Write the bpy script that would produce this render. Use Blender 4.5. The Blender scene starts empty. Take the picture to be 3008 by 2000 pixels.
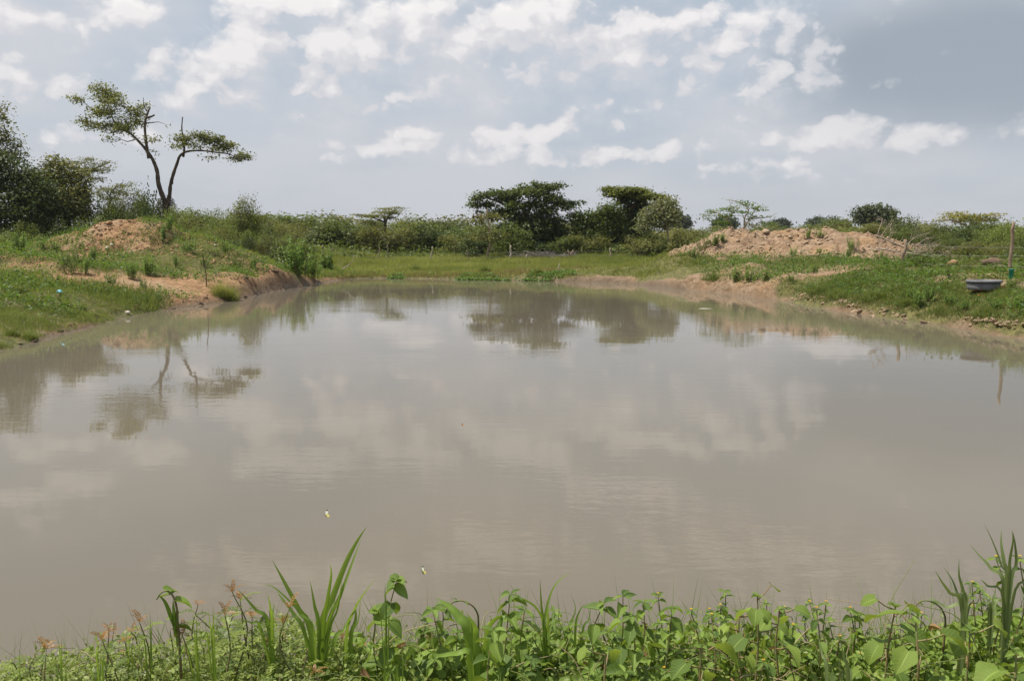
import bpy, math, random
import numpy as np
from mathutils import Vector

R = math.radians
rng = np.random.default_rng(7)
random.seed(7)
scene = bpy.context.scene

# ------------------------------------------------------------------ camera
CAM_H = 2.6            # metres above the water
FPX = 2285.0           # focal length in photo pixels (3008 wide)
PITCH = math.atan(297.0 / FPX)
cam_data = bpy.data.cameras.new('camera')
cam_data.sensor_width = 36.0
cam_data.lens = 36.0 * FPX / 3008.0
cam_data.clip_start = 0.05
cam_data.clip_end = 5000.0
cam = bpy.data.objects.new('camera', cam_data)
scene.collection.objects.link(cam)
cam.location = (0, 0, CAM_H)
cam.rotation_euler = (math.pi / 2 - PITCH, 0, 0)
scene.camera = cam

# ------------------------------------------------------------------ sun, sky, exposure
SUN_EL, SUN_AZ = 63.0, -84.0        # azimuth from the view direction; negative = left: it stands high on the left
sd = bpy.data.lights.new('sun', 'SUN')
sd.energy = 5.0
sd.angle = R(0.6)
sd.color = (1.0, 0.94, 0.84)
sun = bpy.data.objects.new('sun', sd)
scene.collection.objects.link(sun)
_az = R(SUN_AZ)
_sv = Vector((math.sin(_az) * math.cos(R(SUN_EL)), math.cos(_az) * math.cos(R(SUN_EL)), math.sin(R(SUN_EL))))
sun.rotation_euler = _sv.to_track_quat('Z', 'Y').to_euler()

vs = scene.view_settings
vs.view_transform = 'Standard'
vs.look = 'None'
vs.exposure = 0.18
vs.gamma = 1.0
vs.use_curve_mapping = False

cy = scene.cycles
cy.max_bounces, cy.diffuse_bounces, cy.glossy_bounces, cy.transmission_bounces = 5, 3, 2, 3
cy.caustics_reflective = cy.caustics_refractive = False

world = bpy.data.worlds.new('World')
scene.world = world
world.use_nodes = True


class NT:
    """small helper around a node tree"""
    def __init__(self, tree):
        self.t = tree
        self.n = tree.nodes
        self.l = tree.links

    def new(self, kind, **kw):
        nd = self.n.new(kind)
        for k, v in kw.items():
            setattr(nd, k, v)
        return nd

    def put(self, sock, v):
        if v is None:
            return
        if isinstance(v, bpy.types.NodeSocket):
            self.l.new(v, sock)
        else:
            sock.default_value = v

    def m(self, op, a, b=None, c=None, clamp=False):
        nd = self.new('ShaderNodeMath', operation=op, use_clamp=clamp)
        for i, v in enumerate((a, b, c)):
            if v is not None:
                self.put(nd.inputs[i], v)
        return nd.outputs[0]

    def vm(self, op, a, b=None, scale=None):
        nd = self.new('ShaderNodeVectorMath', operation=op)
        self.put(nd.inputs[0], a)
        if b is not None:
            self.put(nd.inputs[1], b)
        if scale is not None:
            self.put(nd.inputs['Scale'], scale)
        return nd.outputs['Value'] if op in ('LENGTH', 'DOT_PRODUCT', 'DISTANCE') else nd.outputs['Vector']

    def mix(self, f, a, b):
        nd = self.new('ShaderNodeMix', data_type='RGBA')
        self.put(nd.inputs['Factor'], f)
        for s, v in ((nd.inputs[6], a), (nd.inputs[7], b)):
            if isinstance(v, tuple) and len(v) == 3:
                v = (*v, 1.0)
            self.put(s, v)
        return nd.outputs[2]

    def noise(self, vec, scale, detail=4.0, rough=0.55, dist=0.0, lac=2.0, out='Fac', dims='3D'):
        nd = self.new('ShaderNodeTexNoise', noise_dimensions=dims)
        if vec is not None:
            self.put(nd.inputs['Vector'], vec)
        nd.inputs['Scale'].default_value = scale
        nd.inputs['Detail'].default_value = detail
        nd.inputs['Roughness'].default_value = rough
        nd.inputs['Lacunarity'].default_value = lac
        nd.inputs['Distortion'].default_value = dist
        return nd.outputs[out]

    def ramp(self, f, lo, hi, a=0.0, b=1.0, smooth=True):
        nd = self.new('ShaderNodeMapRange', interpolation_type='SMOOTHSTEP' if smooth else 'LINEAR')
        self.put(nd.inputs['Value'], f)
        for k, v in zip(('From Min', 'From Max', 'To Min', 'To Max'), (lo, hi, a, b)):
            self.put(nd.inputs[k], v)
        return nd.outputs['Result']


# --- image direction -> azimuth / elevation in degrees (used to put the clouds in the sky)
def px_ray(px, py):
    u, v = (px - 1504.0) / FPX, (1000.0 - py) / FPX
    c, s = math.cos(PITCH), math.sin(PITCH)
    return Vector((u, c + s * v, -s + c * v))


def px_azel(px, py):
    r = px_ray(px, py).normalized()
    return math.degrees(math.atan2(r.x, r.y)), math.degrees(math.asin(r.z))


def at_y(px, py, Y):
    r = px_ray(px, py)
    t = Y / r.y
    return Vector((r.x * t, Y, CAM_H + r.z * t))


def at_z(px, py, Z):
    r = px_ray(px, py)
    t = (Z - CAM_H) / r.z
    return Vector((r.x * t, r.y * t, Z))


# clouds: (az, el, half-width, half-height, amplitude, own light side) in degrees
CLOUDS = []
def cl(px, py, rx, ry, amp=1.0, main=False):
    a, e = px_azel(px, py)
    CLOUDS.append((a, e, rx / 40.0, ry / 40.0, amp, main))
# the tall cumulus left of the middle
cl(770, 185, 130, 130, 1.15, True); cl(610, 255, 170, 80, 1.0, True); cl(1010, 190, 160, 110, 1.05, True); cl(880, 290, 330, 60, .8)
# the bright bank of cloud in the middle above
cl(1580, 105, 160, 115, 1.15, True); cl(1790, 120, 290, 120, .85, True); cl(1370, 225, 190, 70, .95, True)
cl(1240, 90, 270, 130, .8, True); cl(2060, 50, 330, 100, .7)
# upper left puffs
cl(80, 80, 150, 100, .8, True); cl(345, 30, 140, 70, .75, True); cl(820, 5, 330, 50, .75); cl(110, 250, 170, 60, .7)
# lower row of small cumulus
cl(1630, 355, 65, 60, 1.0, True); cl(1500, 395, 180, 38, .9); cl(1240, 390, 190, 50, .75); cl(1840, 365, 60, 65, .85, True)
cl(2240, 210, 115, 85, 1.05, True); cl(2350, 235, 80, 65, .6)
cl(2490, 390, 140, 55, .95, True); cl(2680, 405, 250, 48, .75); cl(2310, 420, 120, 36, .7)
# soft grey masses behind them
cl(900, 230, 420, 130, .95, True); cl(1350, 180, 330, 130, 1.0, True); cl(1800, 170, 460, 160, 1.0, True); cl(2250, 230, 200, 120, .9, True); cl(2650, 430, 420, 50, .45, True); cl(60, 140, 220, 150, .55, True); cl(1120, 450, 300, 60, .75, True); cl(1750, 470, 420, 60, .75, True); cl(350, 400, 300, 60, .42, True); cl(2300, 500, 400, 50, .6, True)
# the sky above the frame, seen mirrored in the near water
def clm(px, py, rx, ry, amp):
    a, e = px_azel(px, py)
    CLOUDS.append((a, -e, rx / 40.0, ry / 40.0, amp, True))
clm(1000, 1630, 380, 120, 1.0); clm(1400, 1560, 260, 110, .9); clm(1900, 1440, 330, 80, .9); clm(2350, 1600, 400, 130, 1.0); clm(140, 1440, 140, 80, .8)


def build_world():
    T = NT(world.node_tree)
    T.n.clear()
    tc = T.new('ShaderNodeTexCoord')
    sp = T.new('ShaderNodeSeparateXYZ')
    T.l.new(tc.outputs['Generated'], sp.inputs[0])
    az = T.m('DEGREES', T.m('ARCTAN2', sp.outputs[0], sp.outputs[1]))
    el = T.m('DEGREES', T.m('ARCSINE', sp.outputs[2]))
    comb = T.new('ShaderNodeCombineXYZ')
    T.l.new(az, comb.inputs[0]); T.l.new(el, comb.inputs[1])
    p = comb.outputs[0]
    pd = T.vm('MULTIPLY', p, (1.0, 1.35, 1.0))
    w1 = T.vm('SUBTRACT', T.noise(pd, 0.16, 2.0, 0.6, out='Color', dims='2D'), (0.5, 0.5, 0.5))
    w2 = T.vm('SUBTRACT', T.noise(pd, 0.55, 4.0, 0.5, out='Color', dims='2D'), (0.5, 0.5, 0.5))
    q = T.vm('MULTIPLY_ADD', w1, (2.6, 2.0, 0.0)); T.l.new(p, q.node.inputs[2])
    q2 = T.vm('MULTIPLY_ADD', w2, (1.1, 1.0, 0.0)); T.l.new(q, q2.node.inputs[2])
    q = q2
    qd = T.vm('ADD', q, (-0.8, 1.4, 0.0))

    def blob(vec, c):
        a, e, ru, rv, amp, _ = c
        ru *= 1.6 / 1.05; rv *= 1.6 / 1.05
        t = T.vm('MULTIPLY_ADD', vec, (1.0 / ru, 1.0 / rv, 0.0))
        t.node.inputs[2].default_value = (-a / ru, -e / rv, 0.0)
        return T.m('SUBTRACT', amp, T.vm('LENGTH', t))
    # the same kind of broken cloud goes on over the whole sky
    gen = T.m('MULTIPLY_ADD', T.noise(T.vm('MULTIPLY', q, (0.5, 1.0, 0.0)), 0.07, 2.0, 0.5, dims='2D'), 2.4, -1.75)
    f0 = gen
    f1 = T.m('ADD', gen, 0.0)
    for c in CLOUDS:
        f0 = T.m('MAXIMUM', f0, blob(q, c))
        f1 = T.m('MAXIMUM', f1, blob(qd, c)) if c[5] else f1
    def puff(vec, detail):
        vo = T.new('ShaderNodeTexVoronoi', voronoi_dimensions='2D', feature='F1')
        T.l.new(vec, vo.inputs['Vector'])
        vo.inputs['Scale'].default_value = 0.27
        vo.inputs['Detail'].default_value = detail
        vo.inputs['Roughness'].default_value = 0.5
        vo.inputs['Lacunarity'].default_value = 2.3
        return T.m('MULTIPLY_ADD', vo.outputs['Distance'], -0.70, 0.36)
    wob = T.vm('MULTIPLY_ADD', w2, (1.1, 1.1, 0.0)); T.l.new(pd, wob.node.inputs[2])
    f0 = T.m('ADD', f0, puff(wob, 3.0))
    f1 = T.m('ADD', f1, puff(T.vm('ADD', wob, (-0.6, 1.1, 0.0)), 1.0))
    under = T.ramp(T.m('SUBTRACT', f1, f0), -0.12, 0.22)          # the lower edges are soft, the upper ones crisp
    mask = T.ramp(f0, -0.14, T.m('MULTIPLY_ADD', under, 0.95, 0.40))
    lit = T.m('MAXIMUM', T.ramp(f1, 0.62, -0.35), T.m('MULTIPLY', T.ramp(T.m('SUBTRACT', f0, f1), 0.0, 0.40), 0.75))
    thick = T.ramp(f0, -0.05, 0.40)
    lit = T.m('MULTIPLY', lit, T.m('MULTIPLY_ADD', thick, 0.45, 0.55), clamp=True)

    sky = T.new('ShaderNodeTexSky', sky_type='NISHITA')
    sky.sun_disc = False
    sky.sun_elevation = R(SUN_EL)
    sky.sun_rotation = R(SUN_AZ)
    sky.air_density = 1.0
    sky.dust_density = 2.5
    sky.ozone_density = 1.0
    K = 10.0
    def k3(r, g_, b):
        return (r * K, g_ * K, b * K)
    blue = T.mix(0.74, sky.outputs[0], k3(0.46, 0.56, 0.665))
    blue = T.mix(T.ramp(el, 13.0, 40.0, 0.0, 0.55), blue, k3(0.27, 0.37, 0.54))
    # slate veil of a distant rain cloud on the right
    ax, ex = px_azel(2800, 235)
    wv = T.vm('ADD', comb.outputs[0], T.vm('MULTIPLY', T.vm('SUBTRACT', T.noise(comb.outputs[0], 0.1, 2.0, 0.5, out='Color', dims='2D'), (0.5, 0.5, 0.5)), (7.0, 3.0, 0.0)))
    veil = T.vm('LENGTH', T.vm('MULTIPLY', T.vm('SUBTRACT', wv, (ax + 2.0, ex + 0.6, 0)), (1 / 16.0, 1 / 6.0, 0.0)))
    veil = T.ramp(veil, 1.1, 0.35)
    thin = T.ramp(T.noise(T.vm('MULTIPLY', comb.outputs[0], (0.6, 1.6, 1.0)), 0.075, 4.0, 0.55, dims='2D'), 0.36, 0.66)
    base = T.mix(T.m('MULTIPLY_ADD', thin, 0.55, 0.28), blue, k3(0.645, 0.66, 0.705))
    base = T.mix(T.m('MULTIPLY', veil, 0.9), base, k3(0.31, 0.37, 0.44))
    high = T.ramp(el, 13.0, 24.0)                                  # clouds nearer the high sun are brighter, the blue deeper
    white = T.mix(high, k3(0.97, 0.935, 0.92), k3(1.30, 1.24, 1.18))
    cloud = T.mix(lit, k3(0.70, 0.70, 0.735), white)
    col = T.mix(T.m('MULTIPLY', mask, T.m('MULTIPLY_ADD', veil, -0.35, 0.95)), base, cloud)
    # pale lavender haze towards the horizon
    hz = T.m('MULTIPLY', T.m('EXPONENT', T.m('MULTIPLY', T.m('MAXIMUM', el, 0.0), -0.20)), 1.0, clamp=True)
    col = T.mix(T.m('MULTIPLY', hz, 0.93), col, k3(0.565, 0.575, 0.615))
    bg = T.new('ShaderNodeBackground')
    T.l.new(col, bg.inputs[0])
    bg.inputs[1].default_value = 0.088
    out = T.new('ShaderNodeOutputWorld')
    T.l.new(bg.outputs[0], out.inputs[0])
    world.cycles.sampling_method = 'NONE'      # a smooth sky: found well enough by the bounced rays themselves


build_world()

# ------------------------------------------------------------------ helpers
COL = scene.collection


def tag(o, label=None, cat=None, group=None, kind=None):
    if label: o['label'] = label
    if cat: o['category'] = cat
    if group: o['group'] = group
    if kind: o['kind'] = kind
    return o


def empty(name, loc=(0, 0, 0)):
    o = bpy.data.objects.new(name, None)
    o.empty_display_size = 0.2
    o.location = loc
    COL.objects.link(o)
    return o


def mesh_np(name, v, f, mat=None, tint=None, uv=None, smooth=False, extra=None):
    """mesh from arrays; f is a list of (n,k) index arrays"""
    v = np.asarray(v, np.float32)
    me = bpy.data.meshes.new(name)
    f = [np.asarray(a, np.int32) for a in (f if isinstance(f, list) else [f]) if len(a)]
    loops = np.concatenate([a.ravel() for a in f])
    sizes = np.concatenate([np.full(len(a), a.shape[1], np.int32) for a in f])
    starts = np.concatenate([[0], np.cumsum(sizes)[:-1]]).astype(np.int32)
    me.vertices.add(len(v)); me.vertices.foreach_set('co', v.ravel())
    me.loops.add(len(loops)); me.loops.foreach_set('vertex_index', loops)
    me.polygons.add(len(sizes)); me.polygons.foreach_set('loop_start', starts)
    me.polygons.foreach_set('loop_total', sizes)
    if smooth:
        me.polygons.foreach_set('use_smooth', np.ones(len(sizes), bool))
    at = dict(extra or {})
    if tint is not None: at['tint'] = tint
    for k, a in at.items():
        me.attributes.new(k, 'FLOAT', 'POINT').data.foreach_set('value', np.asarray(a, np.float32))
    if uv is not None:
        l = me.uv_layers.new(name='UVMap')
        l.data.foreach_set('uv', np.asarray(uv, np.float32)[loops].ravel())
    me.update(calc_edges=True)
    if mat: me.materials.append(mat)
    return me


def add(name, me, parent=None, loc=None, rot=None, sc=None):
    o = bpy.data.objects.new(name, me)
    COL.objects.link(o)
    if parent is not None: o.parent = parent
    if loc is not None: o.location = loc
    if rot is not None: o.rotation_euler = rot
    if sc is not None: o.scale = (sc, sc, sc) if np.isscalar(sc) else sc
    return o


class MB:
    """collects vertices and faces of ONE part"""
    def __init__(self):
        self.v, self.t, self.q, self.a, self.uv, self.n = [], [], [], [], [], 0

    def put(self, v, tris=None, quads=None, tint=0.5, uv=None):
        v = np.asarray(v, np.float32).reshape(-1, 3)
        if tris is not None and len(tris): self.t.append(np.asarray(tris, np.int32) + self.n)
        if quads is not None and len(quads): self.q.append(np.asarray(quads, np.int32) + self.n)
        self.v.append(v)
        self.a.append(np.broadcast_to(np.asarray(tint, np.float32), (len(v),)))
        self.uv.append(np.zeros((len(v), 2), np.float32) if uv is None else np.asarray(uv, np.float32))
        self.n += len(v)

    def mesh(self, name, mat, smooth=False, origin=None):
        v = np.concatenate(self.v)
        if origin is not None: v = v - np.asarray(origin, np.float32)
        f = []
        if self.t: f.append(np.concatenate(self.t))
        if self.q: f.append(np.concatenate(self.q))
        return mesh_np(name, v, f, mat, np.concatenate(self.a), np.concatenate(self.uv), smooth)


def norm(a):
    return a / np.maximum(np.linalg.norm(a, axis=-1, keepdims=True), 1e-9)


def tube(mb, pts, rad, sides=6, tint=0.5, cap=True):
    pts = np.asarray([tuple(p) for p in pts], float)
    rad = np.broadcast_to(np.asarray(rad, float), (len(pts),))
    tg = np.gradient(pts, axis=0)
    tg = norm(tg)
    ref = np.array([0.31, 0.17, 0.93]) if abs(tg[:, 2]).mean() < 0.8 else np.array([0.9, 0.3, 0.1])
    s = norm(np.cross(tg, ref)); u = np.cross(s, tg)
    an = np.linspace(0, 2 * np.pi, sides, endpoint=False)
    ring = pts[:, None] + rad[:, None, None] * (np.cos(an)[None, :, None] * s[:, None] + np.sin(an)[None, :, None] * u[:, None])
    n = len(pts)
    i, j = np.meshgrid(np.arange(n - 1), np.arange(sides), indexing='ij')
    j2 = (j + 1) % sides
    q = np.stack([i * sides + j, i * sides + j2, (i + 1) * sides + j2, (i + 1) * sides + j], -1).reshape(-1, 4)
    v = ring.reshape(-1, 3)
    tr = []
    if cap:
        v = np.concatenate([v, pts[:1], pts[-1:]])
        for k in range(sides):
            k2 = (k + 1) % sides
            tr.append((n * sides, k2, k)); tr.append((n * sides + 1, (n - 1) * sides + k, (n - 1) * sides + k2))
    uvv = np.zeros((len(v), 2), np.float32)
    mb.put(v, tr, q, tint, uvv)


def smooth_path(pts, n=4):
    """Catmull-Rom through the points"""
    P = np.asarray([tuple(p) for p in pts], float)
    P = np.concatenate([2 * P[:1] - P[1:2], P, 2 * P[-1:] - P[-2:-1]])
    out = []
    for k in range(1, len(P) - 2):
        a, b, c, d = P[k - 1:k + 3]
        for t in np.linspace(0, 1, n, endpoint=False):
            out.append(0.5 * ((2 * b) + (c - a) * t + (2 * a - 5 * b + 4 * c - d) * t * t + (3 * b - a - 3 * c + d) * t ** 3))
    out.append(P[-2])
    return np.array(out)


# value noise in numpy
def _hash(i, j, k, seed):
    h = (i * 374761393 + j * 668265263 + k * 2147483647 + seed * 974634541) & 0xFFFFFFFF
    h = ((h ^ (h >> 13)) * 1274126177) & 0xFFFFFFFF
    return ((h ^ (h >> 16)) & 0xFFFF) / 65535.0


def vnoise(x, y, seed=0):
    x = np.asarray(x, float); y = np.asarray(y, float)
    i, j = np.floor(x).astype(np.int64), np.floor(y).astype(np.int64)
    fx, fy = x - i, y - j
    fx, fy = fx * fx * (3 - 2 * fx), fy * fy * (3 - 2 * fy)
    a, b = _hash(i, j, 0, seed), _hash(i + 1, j, 0, seed)
    c, d = _hash(i, j + 1, 0, seed), _hash(i + 1, j + 1, 0, seed)
    return (a * (1 - fx) + b * fx) * (1 - fy) + (c * (1 - fx) + d * fx) * fy


def fbm(x, y, scale, octv=4, seed=0, gain=0.5):
    s, amp, tot = 0, 1.0, 0
    for o in range(octv):
        s = s + amp * vnoise(np.asarray(x) / scale * 2 ** o + 17.3 * o, np.asarray(y) / scale * 2 ** o - 9.1 * o, seed + o)
        tot += amp; amp *= gain
    return s / tot


def sstep(a, b, x):
    t = np.clip((np.asarray(x, float) - a) / (b - a), 0, 1)
    return t * t * (3 - 2 * t)


# ------------------------------------------------------------------ materials
def new_mat(name):
    m = bpy.data.materials.new(name)
    m.use_nodes = True
    T = NT(m.node_tree)
    T.n.clear()
    T.out = T.new('ShaderNodeOutputMaterial')
    return m, T


def attr(T, name):
    return T.new('ShaderNodeAttribute', attribute_name=name).outputs['Fac']


def foliage(name, dark, light, trans=0.32, spec=0.25, rough=0.5, tcol=None, vein=False, var=0.5):
    m, T = new_mat(name)
    f = attr(T, 'tint')
    oi = T.new('ShaderNodeObjectInfo')
    f = T.m('ADD', f, T.m('MULTIPLY_ADD', oi.outputs['Random'], var, -var / 2), clamp=True)
    col = T.mix(f, dark, light)
    bump = None
    if vein:
        uv = T.new('ShaderNodeTexCoord').outputs['UV']
        sp = T.new('ShaderNodeSeparateXYZ'); T.l.new(uv, sp.inputs[0])
        ax = T.m('ABSOLUTE', sp.outputs[0])
        rib = T.ramp(ax, 0.10, 0.02)
        wv = T.m('FRACT', T.m('MULTIPLY', T.m('SUBTRACT', sp.outputs[1], T.m('MULTIPLY', ax, 0.22)), 8.0))
        side = T.m('MULTIPLY', T.ramp(T.m('ABSOLUTE', T.m('SUBTRACT', wv, 0.5)), 0.12, 0.0), 0.55)
        vn = T.m('MAXIMUM', rib, side)
        col = T.mix(T.m('MULTIPLY', vn, 0.42), col, tuple(min(1, c * 1.5 + 0.05) for c in light))
        nz = T.noise(T.new('ShaderNodeTexCoord').outputs['Object'], 45.0, 4.0, 0.6)
        col = T.mix(T.ramp(nz, 0.6, 0.85, 0, 0.45), col, (light[0] * 1.5, light[1] * 1.05, light[2] * 0.9))
        bp = T.new('ShaderNodeBump'); bp.inputs['Strength'].default_value = 0.35; bp.inputs['Distance'].default_value = 0.004
        T.l.new(T.m('ADD', T.m('MULTIPLY', vn, -1.0), nz), bp.inputs['Height'])
        bump = bp.outputs[0]
    df = T.new('ShaderNodeBsdfPrincipled')
    T.l.new(col, df.inputs['Base Color'])
    df.inputs['Roughness'].default_value = rough
    df.inputs['Specular IOR Level'].default_value = spec
    tr = T.new('ShaderNodeBsdfTranslucent')
    tc = T.mix(0.55, col, tcol or (light[0] * 1.5, light[1] * 1.35, light[2] * 0.6))
    T.l.new(tc, tr.inputs[0])
    if bump is not None:
        T.l.new(bump, df.inputs['Normal']); T.l.new(bump, tr.inputs['Normal'])
    mx = T.new('ShaderNodeMixShader'); mx.inputs[0].default_value = trans
    T.l.new(df.outputs[0], mx.inputs[1]); T.l.new(tr.outputs[0], mx.inputs[2])
    T.l.new(mx.outputs[0], T.out.inputs[0])
    return m


def simple(name, col, rough=0.8, col2=None, nscale=8.0, bump=0.0, spec=0.3, bscale=None):
    m, T = new_mat(name)
    p = T.new('ShaderNodeBsdfPrincipled')
    oc = T.new('ShaderNodeTexCoord').outputs['Object']
    c2 = col2 or tuple(c * 0.7 for c in col)
    nz = T.noise(oc, nscale, 5.0, 0.6)
    T.l.new(T.mix(T.ramp(nz, 0.35, 0.65), col, c2), p.inputs['Base Color'])
    p.inputs['Roughness'].default_value = rough
    p.inputs['Specular IOR Level'].default_value = spec
    if bump:
        b = T.new('ShaderNodeBump'); b.inputs['Distance'].default_value = bump
        T.l.new(T.noise(oc, bscale or nscale * 2, 5.0, 0.65), b.inputs['Height'])
        T.l.new(b.outputs[0], p.inputs['Normal'])
    T.l.new(p.outputs[0], T.out.inputs[0])
    return m


def bark(name, col, col2):
    m, T = new_mat(name)
    p = T.new('ShaderNodeBsdfPrincipled')
    oc = T.vm('MULTIPLY', T.new('ShaderNodeTexCoord').outputs['Object'], (6.0, 6.0, 1.5))
    nz = T.noise(oc, 1.0, 6.0, 0.65)
    T.l.new(T.mix(T.ramp(nz, 0.35, 0.65), col, col2), p.inputs['Base Color'])
    p.inputs['Roughness'].default_value = 0.9
    p.inputs['Specular IOR Level'].default_value = 0.15
    b = T.new('ShaderNodeBump'); b.inputs['Distance'].default_value = 0.03
    T.l.new(nz, b.inputs['Height']); T.l.new(b.outputs[0], p.inputs['Normal'])
    T.l.new(p.outputs[0], T.out.inputs[0])
    return m


def soil_mat():
    m, T = new_mat('soil_and_turf')
    p = T.new('ShaderNodeBsdfPrincipled')
    oc = T.new('ShaderNodeTexCoord').outputs['Object']
    pale, wet, gr = attr(T, 'pale'), attr(T, 'wet'), attr(T, 'turf')
    big = T.noise(oc, 0.45, 5.0, 0.6)
    mid = T.noise(oc, 2.2, 6.0, 0.65)
    fin = T.noise(oc, 11.0, 6.0, 0.7)
    med = T.noise(oc, 4.6, 5.0, 0.7)
    a = T.mix(T.ramp(mid, 0.35, 0.65), (0.27, 0.145, 0.070), (0.43, 0.265, 0.140))
    a = T.mix(T.ramp(big, 0.45, 0.65, 0, 0.75), a, (0.40, 0.285, 0.175))
    b = T.mix(T.ramp(mid, 0.35, 0.65), (0.235, 0.150, 0.092), (0.40, 0.290, 0.195))
    b = T.mix(T.ramp(big, 0.5, 0.68, 0, 0.7), b, (0.42, 0.265, 0.14))
    soil = T.mix(pale, a, b)
    soil = T.mix(T.ramp(med, 0.30, 0.52, 0.75, 0.0), soil, (0.135, 0.085, 0.050))
    soil = T.mix(T.ramp(fin, 0.35, 0.60, 0.45, 0.0), soil, (0.16, 0.10, 0.06))
    soil = T.mix(T.ramp(med, 0.60, 0.78, 0.0, 0.6), soil, (0.56, 0.45, 0.33))
    soil = T.mix(T.m('MULTIPLY', wet, 0.85), soil, (0.105, 0.075, 0.045))
    turf = T.mix(T.ramp(med, 0.32, 0.68), (0.065, 0.070, 0.026), (0.19, 0.175, 0.065))
    turf = T.mix(T.ramp(fin, 0.5, 0.75, 0.0, 0.7), turf, (0.24, 0.175, 0.095))
    g = T.ramp(T.m('ADD', gr, T.m('MULTIPLY_ADD', fin, 0.9, -0.45)), 0.35, 0.65)
    col = T.mix(g, soil, turf)
    T.l.new(col, p.inputs['Base Color'])
    rg = T.ramp(wet, 0.3, 1.0, 0.95, 0.45)
    T.l.new(rg, p.inputs['Roughness'])
    p.inputs['Specular IOR Level'].default_value = 0.2
    b1 = T.new('ShaderNodeBump'); b1.inputs['Distance'].default_value = 0.16; b1.inputs['Strength'].default_value = 0.9
    T.l.new(T.m('ADD', T.m('ADD', mid, T.m('MULTIPLY', med, 0.7)), T.m('MULTIPLY', fin, 0.3)), b1.inputs['Height'])
    T.l.new(b1.outputs[0], p.inputs['Normal'])
    T.l.new(p.outputs[0], T.out.inputs[0])
    return m


def water_mat():
    m, T = new_mat('muddy_water')
    p = T.new('ShaderNodeBsdfPrincipled')
    oc = T.new('ShaderNodeTexCoord').outputs['Object']
    murk = T.noise(oc, 0.12, 3.0, 0.5)
    T.l.new(T.mix(T.ramp(murk, 0.3, 0.7), (0.136, 0.117, 0.086), (0.152, 0.131, 0.097)), p.inputs['Base Color'])
    p.inputs['Roughness'].default_value = 0.015
    p.inputs['IOR'].default_value = 1.333
    # small wind ripples, in patches
    r1 = T.noise(T.vm('MULTIPLY', oc, (1.6, 6.0, 1.0)), 1.0, 3.0, 0.55, dist=0.4)
    r2 = T.noise(T.vm('MULTIPLY', oc, (5.0, 14.0, 1.0)), 1.0, 2.0, 0.5)
    r3 = T.noise(T.vm('MULTIPLY', oc, (0.35, 1.1, 1.0)), 1.0, 2.0, 0.5)
    patch = T.ramp(T.noise(T.vm('MULTIPLY', oc, (0.10, 0.22, 1.0)), 1.0, 3.0, 0.5), 0.40, 0.64, 0.12, 1.1)
    h = T.m('ADD', T.m('MULTIPLY', r1, 0.0021), T.m('MULTIPLY', r2, 0.0008))
    h = T.m('ADD', T.m('MULTIPLY', h, patch), T.m('MULTIPLY', r3, 0.0017))
    b = T.new('ShaderNodeBump'); b.inputs['Strength'].default_value = 1.0; b.inputs['Distance'].default_value = 1.0
    T.l.new(h, b.inputs['Height']); T.l.new(b.outputs[0], p.inputs['Normal'])
    T.l.new(p.outputs[0], T.out.inputs[0])
    return m


SOIL = soil_mat()
WATER = water_mat()
M_OLIVE = foliage('olive_leaves', (0.060, 0.072, 0.022), (0.215, 0.225, 0.070), trans=0.36)
M_DARK = foliage('dark_leaves', (0.026, 0.044, 0.013), (0.105, 0.145, 0.038), trans=0.28)
M_TREE1 = foliage('spreading_tree_leaves', (0.032, 0.052, 0.018), (0.135, 0.175, 0.050), trans=0.32)
M_MID = foliage('mid_leaves', (0.048, 0.072, 0.018), (0.165, 0.215, 0.052), trans=0.36)
M_BRIGHT = foliage('bright_leaves', (0.055, 0.105, 0.020), (0.175, 0.285, 0.050), trans=0.38)
M_ACACIA = foliage('acacia_leaves', (0.075, 0.092, 0.028), (0.245, 0.265, 0.080), trans=0.36)
M_YELLOW = foliage('yellow_green_leaves', (0.095, 0.110, 0.026), (0.33, 0.315, 0.075), trans=0.36)
M_GREY = foliage('grey_green_leaves', (0.08, 0.098, 0.045), (0.25, 0.265, 0.125), trans=0.34)
M_GREYFAR = foliage('far_grey_leaves', (0.055, 0.075, 0.040), (0.15, 0.18, 0.095), trans=0.25)
M_FAR = foliage('far_leaves', (0.032, 0.048, 0.028), (0.085, 0.110, 0.058), trans=0.2)
M_GRASS = foliage('grass_blades', (0.105, 0.150, 0.034), (0.33, 0.36, 0.10), trans=0.42)
M_GRASS2 = foliage('lush_grass_blades', (0.060, 0.100, 0.022), (0.225, 0.270, 0.070), trans=0.38)
M_STRAW = foliage('straw', (0.18, 0.13, 0.06), (0.36, 0.28, 0.14), trans=0.25)
M_BARK = bark('bark_brown', (0.125, 0.093, 0.062), (0.052, 0.038, 0.026))
M_PALE = bark('bark_pale', (0.42, 0.33, 0.24), (0.24, 0.18, 0.12))
M_DEAD = bark('dead_wood', (0.44, 0.37, 0.29), (0.27, 0.21, 0.155))
M_POST = bark('post_wood', (0.30, 0.225, 0.16), (0.16, 0.115, 0.08))

# ------------------------------------------------------------------ the lie of the land
_sh = [(0, 1030), (110, 1004), (215, 972), (330, 942), (440, 916), (560, 902), (690, 882), (800, 856), (870, 845), (960, 829),
       (1015, 820), (1100, 817), (1300, 820), (1500, 824), (1700, 828), (1850, 833), (2000, 850), (2135, 862), (2323, 886),
       (2420, 904), (2511, 921), (2698, 947), (2850, 969), (3008, 994)]
SHORE = [tuple(at_z(a, b, 0.0)[:2]) for a, b in _sh]
SHORE += [(14.2, 17.0), (14.6, 11.0), (12.5, 6.0), (6.0, 4.2), (0.0, 4.0), (-6.0, 3.9), (-11.0, 5.2), (-12.6, 10.0), (-12.4, 15.0)]
SHORE = np.array(SHORE)


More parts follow.
